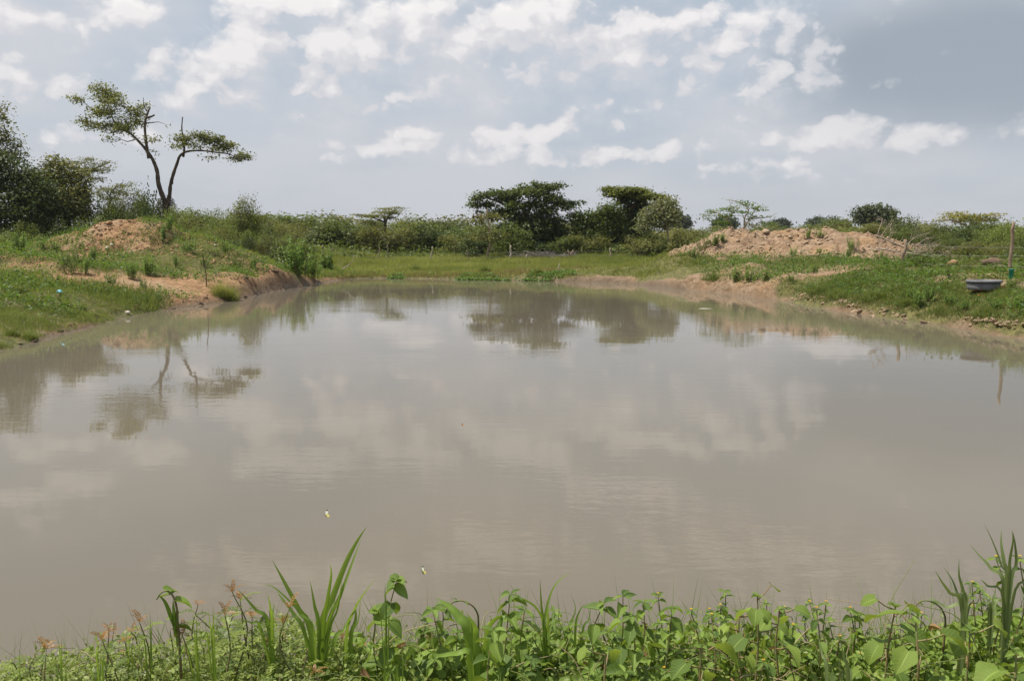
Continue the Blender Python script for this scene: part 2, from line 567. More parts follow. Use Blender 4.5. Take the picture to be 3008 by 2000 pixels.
def shore_dist(x, y):
    """signed distance to the waterline, positive on land"""
    x = np.asarray(x, float); y = np.asarray(y, float)
    sh = x.shape
    p = np.stack([x.ravel(), y.ravel()], 1)
    a = SHORE; b = np.roll(SHORE, -1, 0)
    best = np.full(len(p), 1e9); inside = np.zeros(len(p), bool)
    for (ax, ay), (bx, by) in zip(a, b):
        ex, ey = bx - ax, by - ay
        t = np.clip(((p[:, 0] - ax) * ex + (p[:, 1] - ay) * ey) / (ex * ex + ey * ey), 0, 1)
        best = np.minimum(best, (p[:, 0] - ax - t * ex) ** 2 + (p[:, 1] - ay - t * ey) ** 2)
        cr = (ay > p[:, 1]) != (by > p[:, 1])
        with np.errstate(divide='ignore', invalid='ignore'):
            xi = ax + (p[:, 1] - ay) * ex / (ey if ey else 1e-9)
        inside ^= cr & (p[:, 0] < xi)
    d = np.sqrt(best)
    d[inside] *= -1
    rag = (fbm(p[:, 0], p[:, 1], 1.5, 4, 88, 0.6) - 0.5) * 0.75 * np.exp(-(d / 1.2) ** 2) * (p[:, 1] > 6)
    return (d + rag).reshape(sh)


LEFT_HEAP = [(-22.4, 46.5, 3.9, 4.2, 1.9), (-18.0, 45.5, 4.2, 4.6, 0.85), (-26.0, 43.5, 2.6, 2.6, 0.35), (-15.2, 41.5, 2.2, 3.0, 0.45)]
RIGHT_HEAP = [(16.6, 48.5, 4.2, 4.0, 1.8), (20.6, 45.6, 3.4, 3.4, 1.15), (12.4, 50.2, 3.0, 3.2, 1.1), (18.5, 43.0, 3.5, 2.6, 0.35), (23.5, 44.0, 2.6, 2.6, 0.45)]
# low banks and clod heaps that belong to the ground itself
LUMPS = [(-22.0, 35.0, 2.6, 1.3, 0.32), (-25.0, 37.0, 2.6, 1.6, 0.35), (-13.2, 36.5, 1.5, 2.2, 0.35), (-12.4, 41.0, 1.1, 2.0, 0.5),
         (12.0, 40.0, 1.3, 2.2, 0.4), (12.3, 35.0, 1.2, 1.6, 0.35), (16.3, 32.0, 0.9, 0.7, 0.22), (17.6, 32.3, 0.9, 0.7, 0.30), (18.6, 31.0, 0.7, 0.6, 0.35),
         (14.8, 33.0, 1.3, 0.9, 0.2), (18.6, 27.5, 0.9, 0.7, 0.30), (16.1, 24.8, 0.7, 0.5, 0.14), (-14.5, 26.5, 1.5, 0.8, 0.18), (-17.5, 40.0, 2.4, 2.0, 0.3), (10.6, 47.0, 1.4, 1.6, 0.3)]


def humps(lst, x, y):
    z = np.zeros_like(np.asarray(x, float))
    for cx, cy, rx, ry, h in lst:
        r2 = ((x - cx) / rx) ** 2 + ((y - cy) / ry) ** 2
        z = z + h * np.exp(-1.25 * r2 ** 1.15)
    return z


def base_h(x, y, d=None):
    x = np.asarray(x, float); y = np.asarray(y, float)
    if d is None: d = shore_dist(x, y)
    dp = np.maximum(d, 0)
    dw = np.maximum(dp + (fbm(x, y, 2.5, 3, 5) - 0.5) * 0.9 * sstep(0, 1.5, dp), 0)
    zl = (0.10 + 0.32 * sstep(31, 35, y) * sstep(48, 44, y) * (0.4 + 1.1 * fbm(x, y, 1.3, 3, 7))) * sstep(0, 0.45, dp) + 1.5 * (1 - np.exp(-dw / 6.0))
    zr = 0.20 * sstep(0, 0.30, dp) + 1.45 * (1 - np.exp(-dw / 3.1)) - 0.35 * sstep(6, 11, dp)
    zf = 0.10 * sstep(0, 0.3, dp) + np.minimum(0.042 * dw, 1.15)
    zn = 0.95 * sstep(0, 1.5, dp) - 0.16 * sstep(-0.4, -2.2, x)
    wx = sstep(-6, 6, x)
    z = zl * (1 - wx) + zr * wx
    wf = sstep(47, 57, y) * (1 - sstep(11, 19, np.abs(x)))
    z = z * (1 - wf) + zf * wf
    wn = 1 - sstep(4.8, 10, y)
    z = z * (1 - wn) + zn * wn
    z = z + (fbm(x, y, 9.0, 4, 11) - 0.5) * 0.35 * sstep(1, 6, dp) * (1 - wn)
    z = z + (fbm(x, y, 1.1, 5, 21, 0.6) - 0.5) * 0.26 * sstep(0.0, 0.8, dp) * (1 - wn * 0.8)
    z = z + humps(LUMPS, x, y) * sstep(0, 0.5, dp) * (0.6 + 0.8 * fbm(x, y, 0.7, 3, 31))
    z = np.where(d < 0, -0.55 * sstep(0, 1.6, -d) - 0.02, z)
    return z


def heap_h(lst, x, y, seed):
    m = humps(lst, x, y)
    k = sstep(0.05, 0.6, m)
    rid = 1 - np.abs(2 * fbm(x, y, 1.6, 3, seed + 3) - 1)
    gul = np.abs(2 * fbm(x * 1.0, y * 0.35, 1.1, 3, seed + 5) - 1)
    lump = (fbm(x, y, 1.1, 5, seed, 0.68) - 0.5) * 0.75 + (rid - 0.75) * 0.22 - 0.22 * np.exp(-(gul / 0.10) ** 2)
    return m * (0.9 + 0.2 * fbm(x, y, 3.0, 2, seed + 9)) + lump * k


def ground_h(x, y):
    x = np.atleast_1d(np.asarray(x, float)); y = np.atleast_1d(np.asarray(y, float))
    d = shore_dist(x, y)
    z = base_h(x, y, d)
    for l, s in ((LEFT_HEAP, 41), (RIGHT_HEAP, 51)):
        h = heap_h(l, x, y, s)
        z = z + np.where(humps(l, x, y) > 0.05, h, 0) * sstep(0.1, 0.8, d)
    return z


def hit(px, py, lo=2.0, hi=140.0):
    """where the view ray through a photo pixel meets the ground"""
    r = px_ray(px, py)
    Y = np.geomspace(lo, hi, 900)
    t = Y / r.y
    x, z = r.x * t, CAM_H + r.z * t
    g = ground_h(x, Y)
    k = np.argmax(z <= g)
    if not (z <= g).any(): k = len(Y) - 1
    return Vector((float(x[k]), float(Y[k]), float(g[k])))


def gz(x, y):
    return float(ground_h([x], [y])[0])


def turf_mask(x, y, d=None):
    """0 bare soil .. 1 turf"""
    if d is None: d = shore_dist(x, y)
    n = fbm(x, y, 4.5, 4, 61)
    g = 0.35 + (n - 0.5) * 2.4
    left = x < -5
    right = x > 5
    # left: a green strip along the near water, bare spoil further up
    gl = 0.54 + (n - 0.5) * 2.8 + 0.62 * sstep(31, 26, y) + 0.35 * sstep(5.5, 3.0, d) * sstep(33, 28, y) + 0.55 * sstep(52, 58, y)
    gr = 0.36 + (n - 0.5) * 3.0 + 0.65 * sstep(3.4, 2.0, d) * sstep(37, 32, y) + 0.35 * sstep(8, 12, d) + 0.5 * sstep(54, 60, y) + 0.15 * sstep(34, 26, y)
    gf = 1.0 + (n - 0.5) * 0.6
    g = np.where(left, gl, np.where(right, gr, 0.6))
    wf = sstep(47, 51, y) * (1 - sstep(10, 15, np.abs(x)))
    g = g * (1 - wf) + gf * wf
    g = g + 0.5 * sstep(45, 48, y) * sstep(4, 6, x) * sstep(11.5, 9.0, x)
    g = np.where(y < 12, 0.7, g)
    soil = sstep(0.15, 0.55, humps([h for h in LUMPS], x, y))
    heap = np.maximum(sstep(0.35, 0.9, humps(LEFT_HEAP[:1] + LEFT_HEAP[2:3], x, y)), 1.2 * sstep(0.25, 0.7, humps(RIGHT_HEAP, x, y)))
    g = g - 0.55 * soil - 0.70 * heap * (0.5 + fbm(x, y, 2.6, 3, 67))
    edge = 0.25 + 0.7 * fbm(x, y, 1.7, 3, 66)
    g = np.where(d < edge, g - (edge - d) * np.where(right, 1.2, 0.9), g)
    return np.clip(g, 0, 1)


def graded(lo, hi, step, far, grow=1.16):
    a = list(np.arange(lo, hi + 1e-6, step))
    s, v = step, hi
    while v < far[1]:
        s *= grow; v += s; a.append(v)
    s, v = step, lo
    while v > far[0]:
        s *= grow; v -= s; a.insert(0, v)
    return np.array(a)


def grid_mesh(name, xs, ys, zfun, keep=None, mat=None):
    X, Y = np.meshgrid(xs, ys)
    d = shore_dist(X, Y)
    Z = zfun(X, Y, d)
    nx, ny = len(xs), len(ys)
    idx = np.arange(nx * ny).reshape(ny, nx)
    q = np.stack([idx[:-1, :-1], idx[:-1, 1:], idx[1:, 1:], idx[1:, :-1]], -1).reshape(-1, 4)
    if keep is not None:
        kq = keep(X, Y, d).ravel()[q].any(1)
        q = q[kq]
    used = np.unique(q)
    re = np.full(nx * ny, -1); re[used] = np.arange(len(used))
    f = lambda a: a.ravel()[used]
    tm = turf_mask(X, Y, d)
    wet = np.clip(1.1 - np.maximum(d, 0) / (0.22 + 0.5 * fbm(X, Y, 2.0, 3, 71)), 0, 1) * np.where(X > 9, 0.6, 1.0)
    pale = np.where(Y > 45, sstep(-10, 4, X), sstep(-6, 6, X))
    v = np.stack([f(X), f(Y), f(Z)], 1)
    return mesh_np(name, v, [re[q]], mat, smooth=True, extra={'turf': f(tm), 'wet': f(wet), 'pale': f(pale)})


def build_land():
    xs = graded(-30, 30, 0.2, (-1500, 1500))
    ys = graded(1.0, 60, 0.2, (-60, 2500))
    def zg(X, Y, d):
        z = base_h(X, Y, d)
        lo = np.where((humps(LEFT_HEAP, X, Y) > 0.12) | (humps(RIGHT_HEAP, X, Y) > 0.12), 0.12, 0)
        return z - lo * sstep(0.1, 0.8, d)
    g = add('ground', grid_mesh('ground', xs, ys, zg, None, SOIL))
    tag(g, kind='structure')
    w = bpy.data.meshes.new('water')
    w.from_pydata([(-16, 2.0, 0), (18, 2.0, 0), (18, 56, 0), (-16, 56, 0)], [], [(0, 1, 2, 3)])
    w.materials.append(WATER)
    tag(add('pond_water', w), kind='structure')
    heaps = []
    for lst, s, box, lab in ((LEFT_HEAP, 41, (-33, -9, 35, 56), 'heap of orange sandy spoil on the bank in front of the forked tree'),
                             (RIGHT_HEAP, 51, (7, 30, 37, 58), 'long heap of pale pinkish spoil on the bank near the fence post')):
        def zh(X, Y, d, lst=lst, s=s):
            m = humps(lst, X, Y)
            return base_h(X, Y, d) + heap_h(lst, X, Y, s) * sstep(0.1, 0.8, d) - 0.25 * sstep(0.10, 0.0, m)
        me = grid_mesh('spoil_heap', np.arange(box[0], box[1], 0.12), np.arange(box[2], box[3], 0.12), zh,
                       lambda X, Y, d, lst=lst: (humps(lst, X, Y) > 0.05) & (d > 0.1), SOIL)
        h = add('spoil_heap', me)
        tag(h, lab, 'heap')
        heaps.append(h)
    return g, heaps


GROUND, HEAPS = build_land()

# ------------------------------------------------------------------ foliage
LEAF_V = np.array([(0, 0, 0), (-.27, .48, .07), (0, 1, -.06), (.27, .48, .07)], np.float32)
LEAF_T = np.array([(0, 3, 2), (0, 2, 1)])


def frames(nrm, r):
    """rotation matrices whose z is nrm, with a random spin"""
    a = norm(r.normal(size=nrm.shape))
    x = norm(np.cross(nrm, a)); y = np.cross(nrm, x)
    return np.stack([x, y, nrm], -1)


def leaves(mb, pos, nrm, size, tint, r, tv=LEAF_V, tt=LEAF_T, tuv=None):
    n = len(pos)
    if n == 0: return
    M = frames(nrm, r)
    size = np.broadcast_to(np.asarray(size, float), (n,))
    v = np.einsum('nij,kj->nki', M, tv - np.array([0, .5, 0])) * size[:, None, None] + pos[:, None]
    k = len(tv)
    t = (tt[None] + (np.arange(n) * k)[:, None, None]).reshape(-1, tt.shape[1])
    uv = None if tuv is None else np.tile(tuv, (n, 1))
    kw = dict(tris=t) if tt.shape[1] == 3 else dict(quads=t)
    mb.put(v.reshape(-1, 3), tint=np.repeat(np.clip(tint, 0, 1), k), uv=uv, **kw)


def clump_points(ells, n, r, shell=0.55):
    """centres of leaf clumps in a list of ellipsoids (c, radii), share by size"""
    w = np.array([e[1][0] * e[1][2] * (e[2] if len(e) > 2 else 1.0) for e in ells]); w = w / w.sum()
    out, nr, rad = [], [], []
    for e, k in zip(ells, r.multinomial(n, w)):
        d = norm(r.normal(size=(k, 3)))
        q = (shell + (1 - shell) * r.random(k)) ** 0.7
        c, rr = np.asarray(e[0], float), np.asarray(e[1], float)
        out.append(c + d * rr * q[:, None]); nr.append(norm(d / rr)); rad.append(np.full(k, min(rr)))
    return np.concatenate(out), np.concatenate(nr), np.concatenate(rad)


def crown(mb, ells, n_clump, n_leaf, size, r, spread=0.5, flat=0.6, up=0.8, shell=0.55, tint=(0.5, 0.22)):
    c, nr, rad = clump_points(ells, n_clump, r, shell)
    ct = r.normal(tint[0], tint[1], len(c))
    rep = np.repeat(np.arange(len(c)), n_leaf)
    off = r.normal(size=(len(rep), 3)) * np.array([1, 1, flat]) * spread
    pos = c[rep] + off
    nn = norm(nr[rep] * 0.5 + np.array([0, 0, up]) + r.normal(size=(len(rep), 3)) * 0.65)
    leaves(mb, pos, nn, size * r.uniform(0.6, 1.35, len(rep)), ct[rep] + r.normal(0, 0.12, len(rep)), r)
    return c


def branches(mb, trunk, targets, r, r0=0.12, tip=0.012, sides=5, sag=0.15, trunk_sides=7, skip_low=0.25):
    """trunk = list of (polyline, r_start, r_end); each target is reached from the nearest branch below it"""
    nodes, par, rad = [], [], []
    for pl, ra, rb in trunk:
        pl = smooth_path(pl, 4)
        tube(mb, pl, np.linspace(ra, rb, len(pl)) * (1 + 0.08 * np.sin(np.arange(len(pl)) * 2.1)), trunk_sides)
        k0 = int(len(pl) * skip_low)
        for p in pl[k0:]:
            nodes.append(p)
    nodes = np.array(nodes)
    if len(targets) == 0: return
    order = np.argsort(np.linalg.norm(targets[:, None] - nodes[None], axis=2).min(1))
    for k in order:
        t = targets[k]
        dv = t - nodes
        cost = np.linalg.norm(dv, axis=1) + np.maximum(0, -dv[:, 2]) * 1.5
        a = nodes[np.argmin(cost)]
        L = np.linalg.norm(t - a)
        if L < 0.05: continue
        mid1 = a + (t - a) * 0.35 + np.array([0, 0, sag * L]) + r.normal(size=3) * 0.06 * L
        mid2 = a + (t - a) * 0.7 + np.array([0, 0, sag * 0.7 * L]) + r.normal(size=3) * 0.05 * L
        ra = min(r0, tip + 0.022 * L)
        tube(mb, [a, mid1, mid2, t], [ra, ra * 0.75, ra * 0.5, tip * 0.6], sides, cap=False)
        nodes = np.concatenate([nodes, [mid1, mid2, t]])


def ell(px, py, rx, ry, Y, dy=0.0, depth=0.8, w=1.0):
    """ellipsoid seen as an ellipse of the photo at distance Y"""
    c = at_y(px, py, Y)
    s = Y / FPX * 1.0
    return ((c.x, Y + dy, c.z), (rx * s, max(rx * depth, ry) * s, ry * s), w)


def tree(name, label, cat, Y, base, trunk_px, ells_px, mat, barkm, n_clump, n_leaf, size, seed, r_trunk=(0.25, 0.08), spread=None,
         flat=0.6, up=0.8, shell=0.5, depth=0.8, group=None, tint=(0.5, 0.22), branch_every=2, sag=0.15, r0=0.12, jitter=0.35, tip=0.012):
    """a tree at distance Y; trunk and crown outlines read in photo pixels, each limb and clump given its own depth"""
    r = np.random.default_rng(seed)
    b = at_y(base[0], base[1], Y)
    g = gz(b.x, Y)
    root = empty(name, (b.x, Y, g))
    org = np.array([b.x, Y, g])
    tk = []
    for pl, ra, rb in trunk_px:
        pts = []
        dy = r.normal() * jitter
        for i, p in enumerate(pl):
            w = at_y(p[0], p[1], Y)
            pts.append((w.x, Y + (dy * i / max(1, len(pl) - 1) * 2 if len(p) < 3 else p[2]), w.z))
        tk.append([pts, ra, rb])
    p0 = tk[0][0][0]
    tk[0][0].insert(0, (p0[0] + 0.02, p0[1], g - 0.25)) if p0[2] > g - 0.1 else None
    ells = []
    for e in ells_px:
        dy = r.normal() * e[2] * Y / FPX * jitter
        ells.append(ell(e[0], e[1], e[2], e[3], Y, dy, depth, e[4] if len(e) > 4 else 1.0))
    mb = MB()
    ctr = crown(mb, ells, n_clump, n_leaf, size, r, spread if spread else size * 1.6, flat, up, shell, tint)
    tb = MB()
    branches(tb, tk, ctr[::branch_every], r, r0=r0, sag=sag, tip=tip)
    add('trunk', tb.mesh('trunk', barkm, True, org), root)
    add('crown', mb.mesh('crown', mat, False, org), root)
    tag(root, label, cat, group)
    return root


def z3(pts, ox=1300, oy=500, s=0.339):
    return [(ox + p[0] * s, oy + p[1] * s) + tuple(q * s if k < 2 else q for k, q in enumerate(p[2:])) for p in pts]
def z1(pts): return z3(pts, 0, 200, 0.542)
def z2(pts): return z3(pts, 700, 500, 0.339)
def z4(pts): return z3(pts, 1900, 550, 0.4697)
def pl(pts, zf): return [(p[0], p[1]) for p in zf(pts)]


# ------------------------------------------------------------------ the forked tree on the left
def forked_tree():
    Y = 74.0
    r = np.random.default_rng(3)
    b = at_y(490, 655, Y)
    g = gz(b.x, Y)
    org = np.array([b.x, Y, g])
    root = empty('forked_tree', tuple(org))
    W = lambda pts, dy: [(at_y(p[0], p[1], Y).x, Y + d, at_y(p[0], p[1], Y).z) for p, d in zip(pl(pts, z1), np.linspace(0, dy, len(pts)))]
    base = [(b.x + .1, Y, g - .3)] + W([(905, 830), (903, 780), (900, 730)], 0)
    left = W([(903, 740), (872, 680), (850, 620), (840, 560), (815, 500), (780, 450), (735, 400), (680, 350), (620, 312), (575, 270), (550, 200)], 1.5)
    up = W([(806, 490), (788, 390), (780, 300), (795, 235), (803, 212)], 0.4)
    stub = W([(790, 270), (812, 264), (830, 252)], 0.3)
    spike = W([(795, 235), (778, 205), (771, 158)], 0.2)
    right = W([(902, 745), (922, 695), (931, 640), (950, 580), (975, 520), (995, 480), (1040, 458), (1120, 455), (1200, 466), (1270, 476), (1330, 505)], -1.5)
    rup = W([(993, 482), (1005, 440), (1010, 400), (1004, 340), (1014, 275)], -1.0)
    kn = W([(932, 628), (936, 610), (933, 604)], -.3)
    def limb(name, path, ra, rb, mat=M_BARK, sides=8, parent=None):
        mb = MB(); pp = smooth_path(path, 5)
        rr = np.linspace(ra, rb, len(pp)) * (1 + 0.07 * np.sin(np.arange(len(pp)) * 1.7) + r.normal(0, .03, len(pp)))
        tube(mb, pp, rr, sides)
        return add(name, mb.mesh(name, mat, True, org), parent or root)
    limb('trunk', base, 0.42, 0.32)
    ll_ = limb('limb', left, 0.235, 0.04); lr_ = limb('limb', right, 0.19, 0.035)
    limb('branch', up, 0.14, 0.06, parent=ll_); limb('branch', stub, 0.11, 0.07, parent=ll_); limb('branch', spike, 0.06, 0.02, parent=ll_)
    o = limb('dead_branch', rup, 0.11, 0.04, M_BARK, parent=lr_); tag(o, 'bare upright dead branch')
    limb('branch', kn, 0.12, 0.10, parent=lr_)
    L = [(540, 110, 75, 42, 1.2), (500, 150, 60, 30), (450, 185, 50, 28), (480, 215, 55, 22), (600, 140, 45, 22), (620, 190, 80, 30, 1.2), (560, 240, 90, 30, 1.2), (470, 290, 50, 20),
         (500, 310, 60, 25), (590, 310, 100, 38, 1.3), (690, 230, 60, 32), (740, 195, 35, 20), (640, 390, 45, 18, .7), (690, 330, 55, 26), (640, 270, 80, 30), (730, 280, 35, 25, .6),
         (810, 310, 45, 20, .25), (850, 300, 30, 12, .2), (820, 395, 55, 28, .3), (755, 440, 25, 12, .4), (850, 235, 35, 12, .3), (820, 460, 20, 25, .25), (740, 380, 25, 18, .35)]
    Rr = [(1045, 405, 55, 26), (1130, 385, 65, 22), (1195, 405, 60, 28), (1260, 432, 60, 28), (1315, 480, 42, 26), (1100, 435, 70, 14, .8), (1180, 440, 60, 12, .7), (1150, 490, 22, 18, .4),
          (985, 440, 22, 12, .5), (1020, 430, 20, 18, .5), (1285, 495, 40, 18, .6), (1085, 480, 20, 8, .3)]
    for nm, es, path, n, sd in (('crown', L, [(left, .06, .03), (up, .05, .03)], 560, 21), ('crown', Rr, [(right, .05, .03)], 300, 22)):
        rr = np.random.default_rng(sd)
        ee = []
        for e in z1(es):
            ee.append(ell(e[0], e[1], e[2], e[3], Y, rr.normal() * 0.9 + (0.6 if nm == 'crown' and es is L else -1.0), 0.85, e[4] if len(e) > 4 else 1.0))
        ee = [(c, rd, w) for (c, rd, w) in ee]
        mb = MB()
        # z1 scaling also scales a weight; put it back
        c = crown(mb, [(a_, b_, (w_ if w_ == 1.0 else w_)) for a_, b_, w_ in ee], n, 9, 0.23, rr, spread=0.32, flat=0.5, up=0.75, shell=0.1, tint=(0.5, 0.3))
        tw = MB()
        branches(tw, path, c, rr, r0=0.07, tip=0.018, sag=0.02, skip_low=0.55)
        # only the twigs are wanted here: the limbs exist already
        add('twigs', tw.mesh('twigs', M_BARK, True, org), root)
        add('crown', mb.mesh('crown', M_VTREE, False, org), root)
    # dry creeper around the foot
    mb = MB()
    for k in range(420):
        a = r.uniform(0, 2 * math.pi); h0 = r.uniform(0.0, 5.2); rad0 = (0.45 + 0.55 * r.random()) * (1.5 - 0.2 * h0)
        p = np.array([b.x + math.cos(a) * rad0 * 1.2, Y + math.sin(a) * rad0, g + h0])
        q = p + np.array([math.cos(a) * .35, math.sin(a) * .35, -1.0]) * r.uniform(0.3, 1.0) + r.normal(size=3) * .25
        tube(mb, [p, (p + q) / 2 + r.normal(size=3) * .1, q], [.025, .022, .012], 3, tint=r.uniform(0, 1), cap=False)
    add('dry_creeper', mb.mesh('dry_creeper', M_DRY, False, org), root)
    tag(root, 'lone tree with forked bare trunk and lopsided sparse crown behind the orange heap', 'tree')


M_VTREE = foliage('sparse_tree_leaves', (0.050, 0.070, 0.020), (0.23, 0.255, 0.065), trans=0.38)
M_DRY = foliage('dry_stems', (0.06, 0.042, 0.026), (0.20, 0.14, 0.085), trans=0.05)
forked_tree()

# ------------------------------------------------------------------ the big trees beyond the meadow
M_UMB = foliage('sunlit_top_leaves', (0.060, 0.085, 0.020), (0.235, 0.265, 0.055), trans=0.34)  # sunlight on the flat tree top put into a lighter, yellower leaf colour
tree('spreading_tree', 'big dark spreading tree with tiered crown beyond the far meadow', 'tree', 76.0, (1560, 745),
     [(pl([(760, 720), (755, 600), (735, 480), (720, 380), (700, 300)], z3), .45, .16), (pl([(745, 520), (640, 400), (520, 290), (380, 240)], z3), .25, .07),
      (pl([(735, 480), (850, 370), (960, 310), (1120, 290)], z3), .25, .06), (pl([(722, 390), (800, 270), (880, 170)], z3), .2, .06)],
     z3([(330, 220, 75, 22), (290, 255, 60, 18), (300, 300, 70, 20), (310, 372, 75, 16), (380, 300, 70, 24), (400, 215, 70, 28), (500, 205, 85, 34), (560, 250, 90, 36), (640, 200, 70, 36),
         (720, 160, 95, 28), (860, 130, 90, 28), (760, 200, 120, 40), (940, 150, 80, 24), (1010, 135, 55, 14), (900, 215, 120, 36), (960, 260, 90, 26), (1050, 290, 85, 22), (1130, 290, 55, 10),
         (1190, 285, 30, 6), (1060, 325, 80, 16), (800, 290, 130, 36), (650, 310, 110, 40), (900, 350, 110, 30), (560, 370, 90, 50), (470, 380, 70, 50), (700, 400, 120, 50), (860, 430, 130, 55), (620, 480, 110, 70),
         (780, 520, 180, 90), (950, 500, 120, 80), (600, 600, 130, 80), (800, 620, 220, 90), (1000, 600, 130, 90), (700, 690, 200, 40), (900, 690, 200, 40), (1000, 430, 80, 40)]),
     M_TREE1, M_BARK, 1250, 22, 0.28, 31, spread=0.36, flat=0.42, shell=0.2, depth=0.75, tint=(0.5, 0.34), branch_every=3)
tree('umbrella_tree', 'flat-topped tree with sunlit yellow-green top and dark hanging sides beyond the meadow', 'tree', 77.0, (1850, 745),
     [(pl([(1640, 720), (1640, 560), (1630, 420), (1620, 300), (1600, 230)], z3), .42, .15), (pl([(1625, 330), (1720, 270), (1850, 235), (1920, 250)], z3), .2, .06), (pl([(1625, 310), (1520, 240), (1430, 180)], z3), .18, .05)],
     z3([(1450, 168, 55, 16), (1540, 175, 80, 20), (1640, 180, 90, 20), (1740, 182, 60, 14), (1600, 205, 140, 24), (1500, 215, 60, 16), (1700, 230, 100, 24), (1810, 228, 80, 20), (1890, 245, 55, 18), (1430, 210, 40, 10)]),
     M_UMB, M_BARK, 380, 20, 0.26, 32, spread=0.34, flat=0.34, up=1.3, shell=0.3, depth=0.9, branch_every=3)
tree('shaded_lower_crown', 'thick lower crown, shade put into its dark leaf colour, hanging under the flat yellow-green tree top', 'tree', 77.8, (1860, 745),  # flat-topped tree's lower crown and vine, its self-shade put into dark leaves
     [(pl([(1650, 720), (1650, 500), (1640, 330)], z3), .35, .12)],
     z3([(1620, 265, 110, 40), (1640, 340, 110, 50), (1660, 420, 110, 60), (1640, 520, 130, 70), (1620, 610, 140, 80), (1660, 680, 130, 50), (1775, 310, 18, 34), (1740, 280, 50, 26), (1560, 440, 90, 60)]),
     M_DARK, M_BARK, 430, 22, 0.28, 33, spread=0.38, depth=0.8, branch_every=5)
tree('leafy_tree', 'broad mid-green bushy tree between the dark spreading tree and the flat-topped tree', 'tree', 75.5, (1760, 748),
     [(pl([(1420, 730), (1420, 600), (1430, 480), (1440, 380)], z3), .3, .1)],
     z3([(1450, 340, 80, 45), (1400, 400, 90, 50), (1500, 380, 70, 50), (1320, 450, 90, 60), (1450, 470, 120, 70), (1220, 500, 90, 70), (1350, 560, 150, 80), (1500, 560, 110, 80), (1200, 610, 120, 80),
         (1380, 660, 170, 60), (1170, 400, 55, 36), (1150, 440, 60, 50), (1270, 375, 16, 34), (1220, 680, 120, 40)]),
     M_MID, M_BARK, 760, 20, 0.26, 34, spread=0.36, depth=0.75, branch_every=4)
tree('slender_tree', 'slender tree with drooping grey-green leaves and thin leaning trunk at the meadow edge', 'tree', 70.0, (1967, 742),
     [(pl([(1968, 705), (1955, 600), (1940, 520), (1925, 460), (1900, 400), (1880, 340)], z3), .13, .04), (pl([(1940, 520), (1970, 440), (1985, 350)], z3), .07, .03), (pl([(1938, 510), (1860, 440), (1790, 400)], z3), .07, .03)],
     z3([(1890, 320, 70, 36), (1950, 340, 70, 50), (1990, 320, 40, 40), (1960, 420, 65, 55), (1870, 400, 80, 45), (1780, 430, 65, 45), (1900, 460, 80, 36), (1740, 480, 40, 30), (1990, 400, 40, 50)]),
     M_GREY, M_PALE, 330, 15, 0.24, 35, spread=0.33, flat=1.2, up=0.1, shell=0.3, branch_every=2)
tree('pale_trunked_tree', 'thin bare tree with crooked pale trunk carrying birds nests at the meadow edge', 'tree', 69.0, (1433, 754),
     [(pl([(390, 752), (398, 690), (415, 620), (414, 540), (402, 460), (390, 380), (395, 330)], z3), .13, .05), (pl([(400, 680), (440, 650)], z3), .04, .02), (pl([(414, 590), (470, 560), (520, 545)], z3), .05, .015),
      (pl([(412, 520), (360, 470), (330, 410)], z3), .05, .015), (pl([(405, 470), (460, 420), (480, 380)], z3), .05, .015), (pl([(395, 420), (330, 385), (280, 380)], z3), .04, .012), (pl([(404, 670), (425, 700)], z3), .05, .03)],
     z3([(440, 560, 120, 22, .6), (350, 590, 110, 16, .5), (480, 600, 90, 20, .5), (420, 400, 90, 40, .4), (300, 440, 80, 30, .6)]),
     M_OLIVE, M_PALE, 110, 12, 0.24, 36, spread=0.45, flat=0.3, shell=0.1, branch_every=1, tip=0.018)
tree('acacia', 'lone flat-tiered thin acacia standing above the thicket beyond the meadow', 'tree', 84.0, (1130, 705),
     [(pl([(1265, 590), (1272, 500), (1262, 430), (1240, 390)], z2), .2, .07), (pl([(1270, 470), (1310, 390), (1370, 340)], z2), .1, .03), (pl([(1265, 450), (1160, 410), (1050, 390)], z2), .1, .03), (pl([(1200, 590), (1190, 500), (1150, 440)], z2), .1, .03)],
     z2([(1040, 388, 70, 10), (1110, 400, 80, 14), (1200, 400, 90, 18), (1290, 338, 80, 10), (1390, 325, 45, 8), (1240, 362, 80, 14), (1340, 375, 70, 16), (1160, 450, 130, 24, .5), (1300, 410, 80, 20), (1190, 360, 35, 8), (1400, 350, 30, 8), (1220, 500, 80, 30, .3)]),
     M_ACACIA, M_BARK, 260, 10, 0.2, 37, spread=0.42, flat=0.14, up=1.6, shell=0.1, branch_every=1, tip=0.02)
tree('thin_acacia', 'thin see-through young tree with tiered twigs behind the crest of the pale heap', 'tree', 58.0, (2180, 700),
     [(pl([(598, 330), (615, 240), (622, 190), (650, 140), (600, 90), (520, 75)], z4), .09, .02), (pl([(585, 320), (540, 260), (500, 200), (440, 160), (350, 175)], z4), .08, .015), (pl([(620, 200), (690, 195), (770, 185), (820, 160)], z4), .05, .012),
      (pl([(612, 250), (680, 150), (730, 110)], z4), .05, .012), (pl([(500, 200), (560, 140), (590, 130)], z4), .05, .012)],
     z4([(430, 150, 70, 12), (500, 135, 70, 12), (560, 150, 60, 10), (480, 175, 80, 12, .6), (640, 105, 60, 10), (690, 125, 50, 12), (590, 92, 35, 6), (525, 76, 24, 4), (650, 185, 70, 8), (710, 140, 40, 8), (760, 190, 45, 5), (360, 178, 32, 7), (395, 200, 30, 5),
         (480, 220, 60, 16), (740, 225, 40, 14), (620, 160, 40, 8)]),
     M_BRIGHT, M_PALE, 190, 7, 0.17, 38, spread=0.26, flat=0.22, up=1.4, shell=0.1, branch_every=1, tip=0.012, r0=0.05)
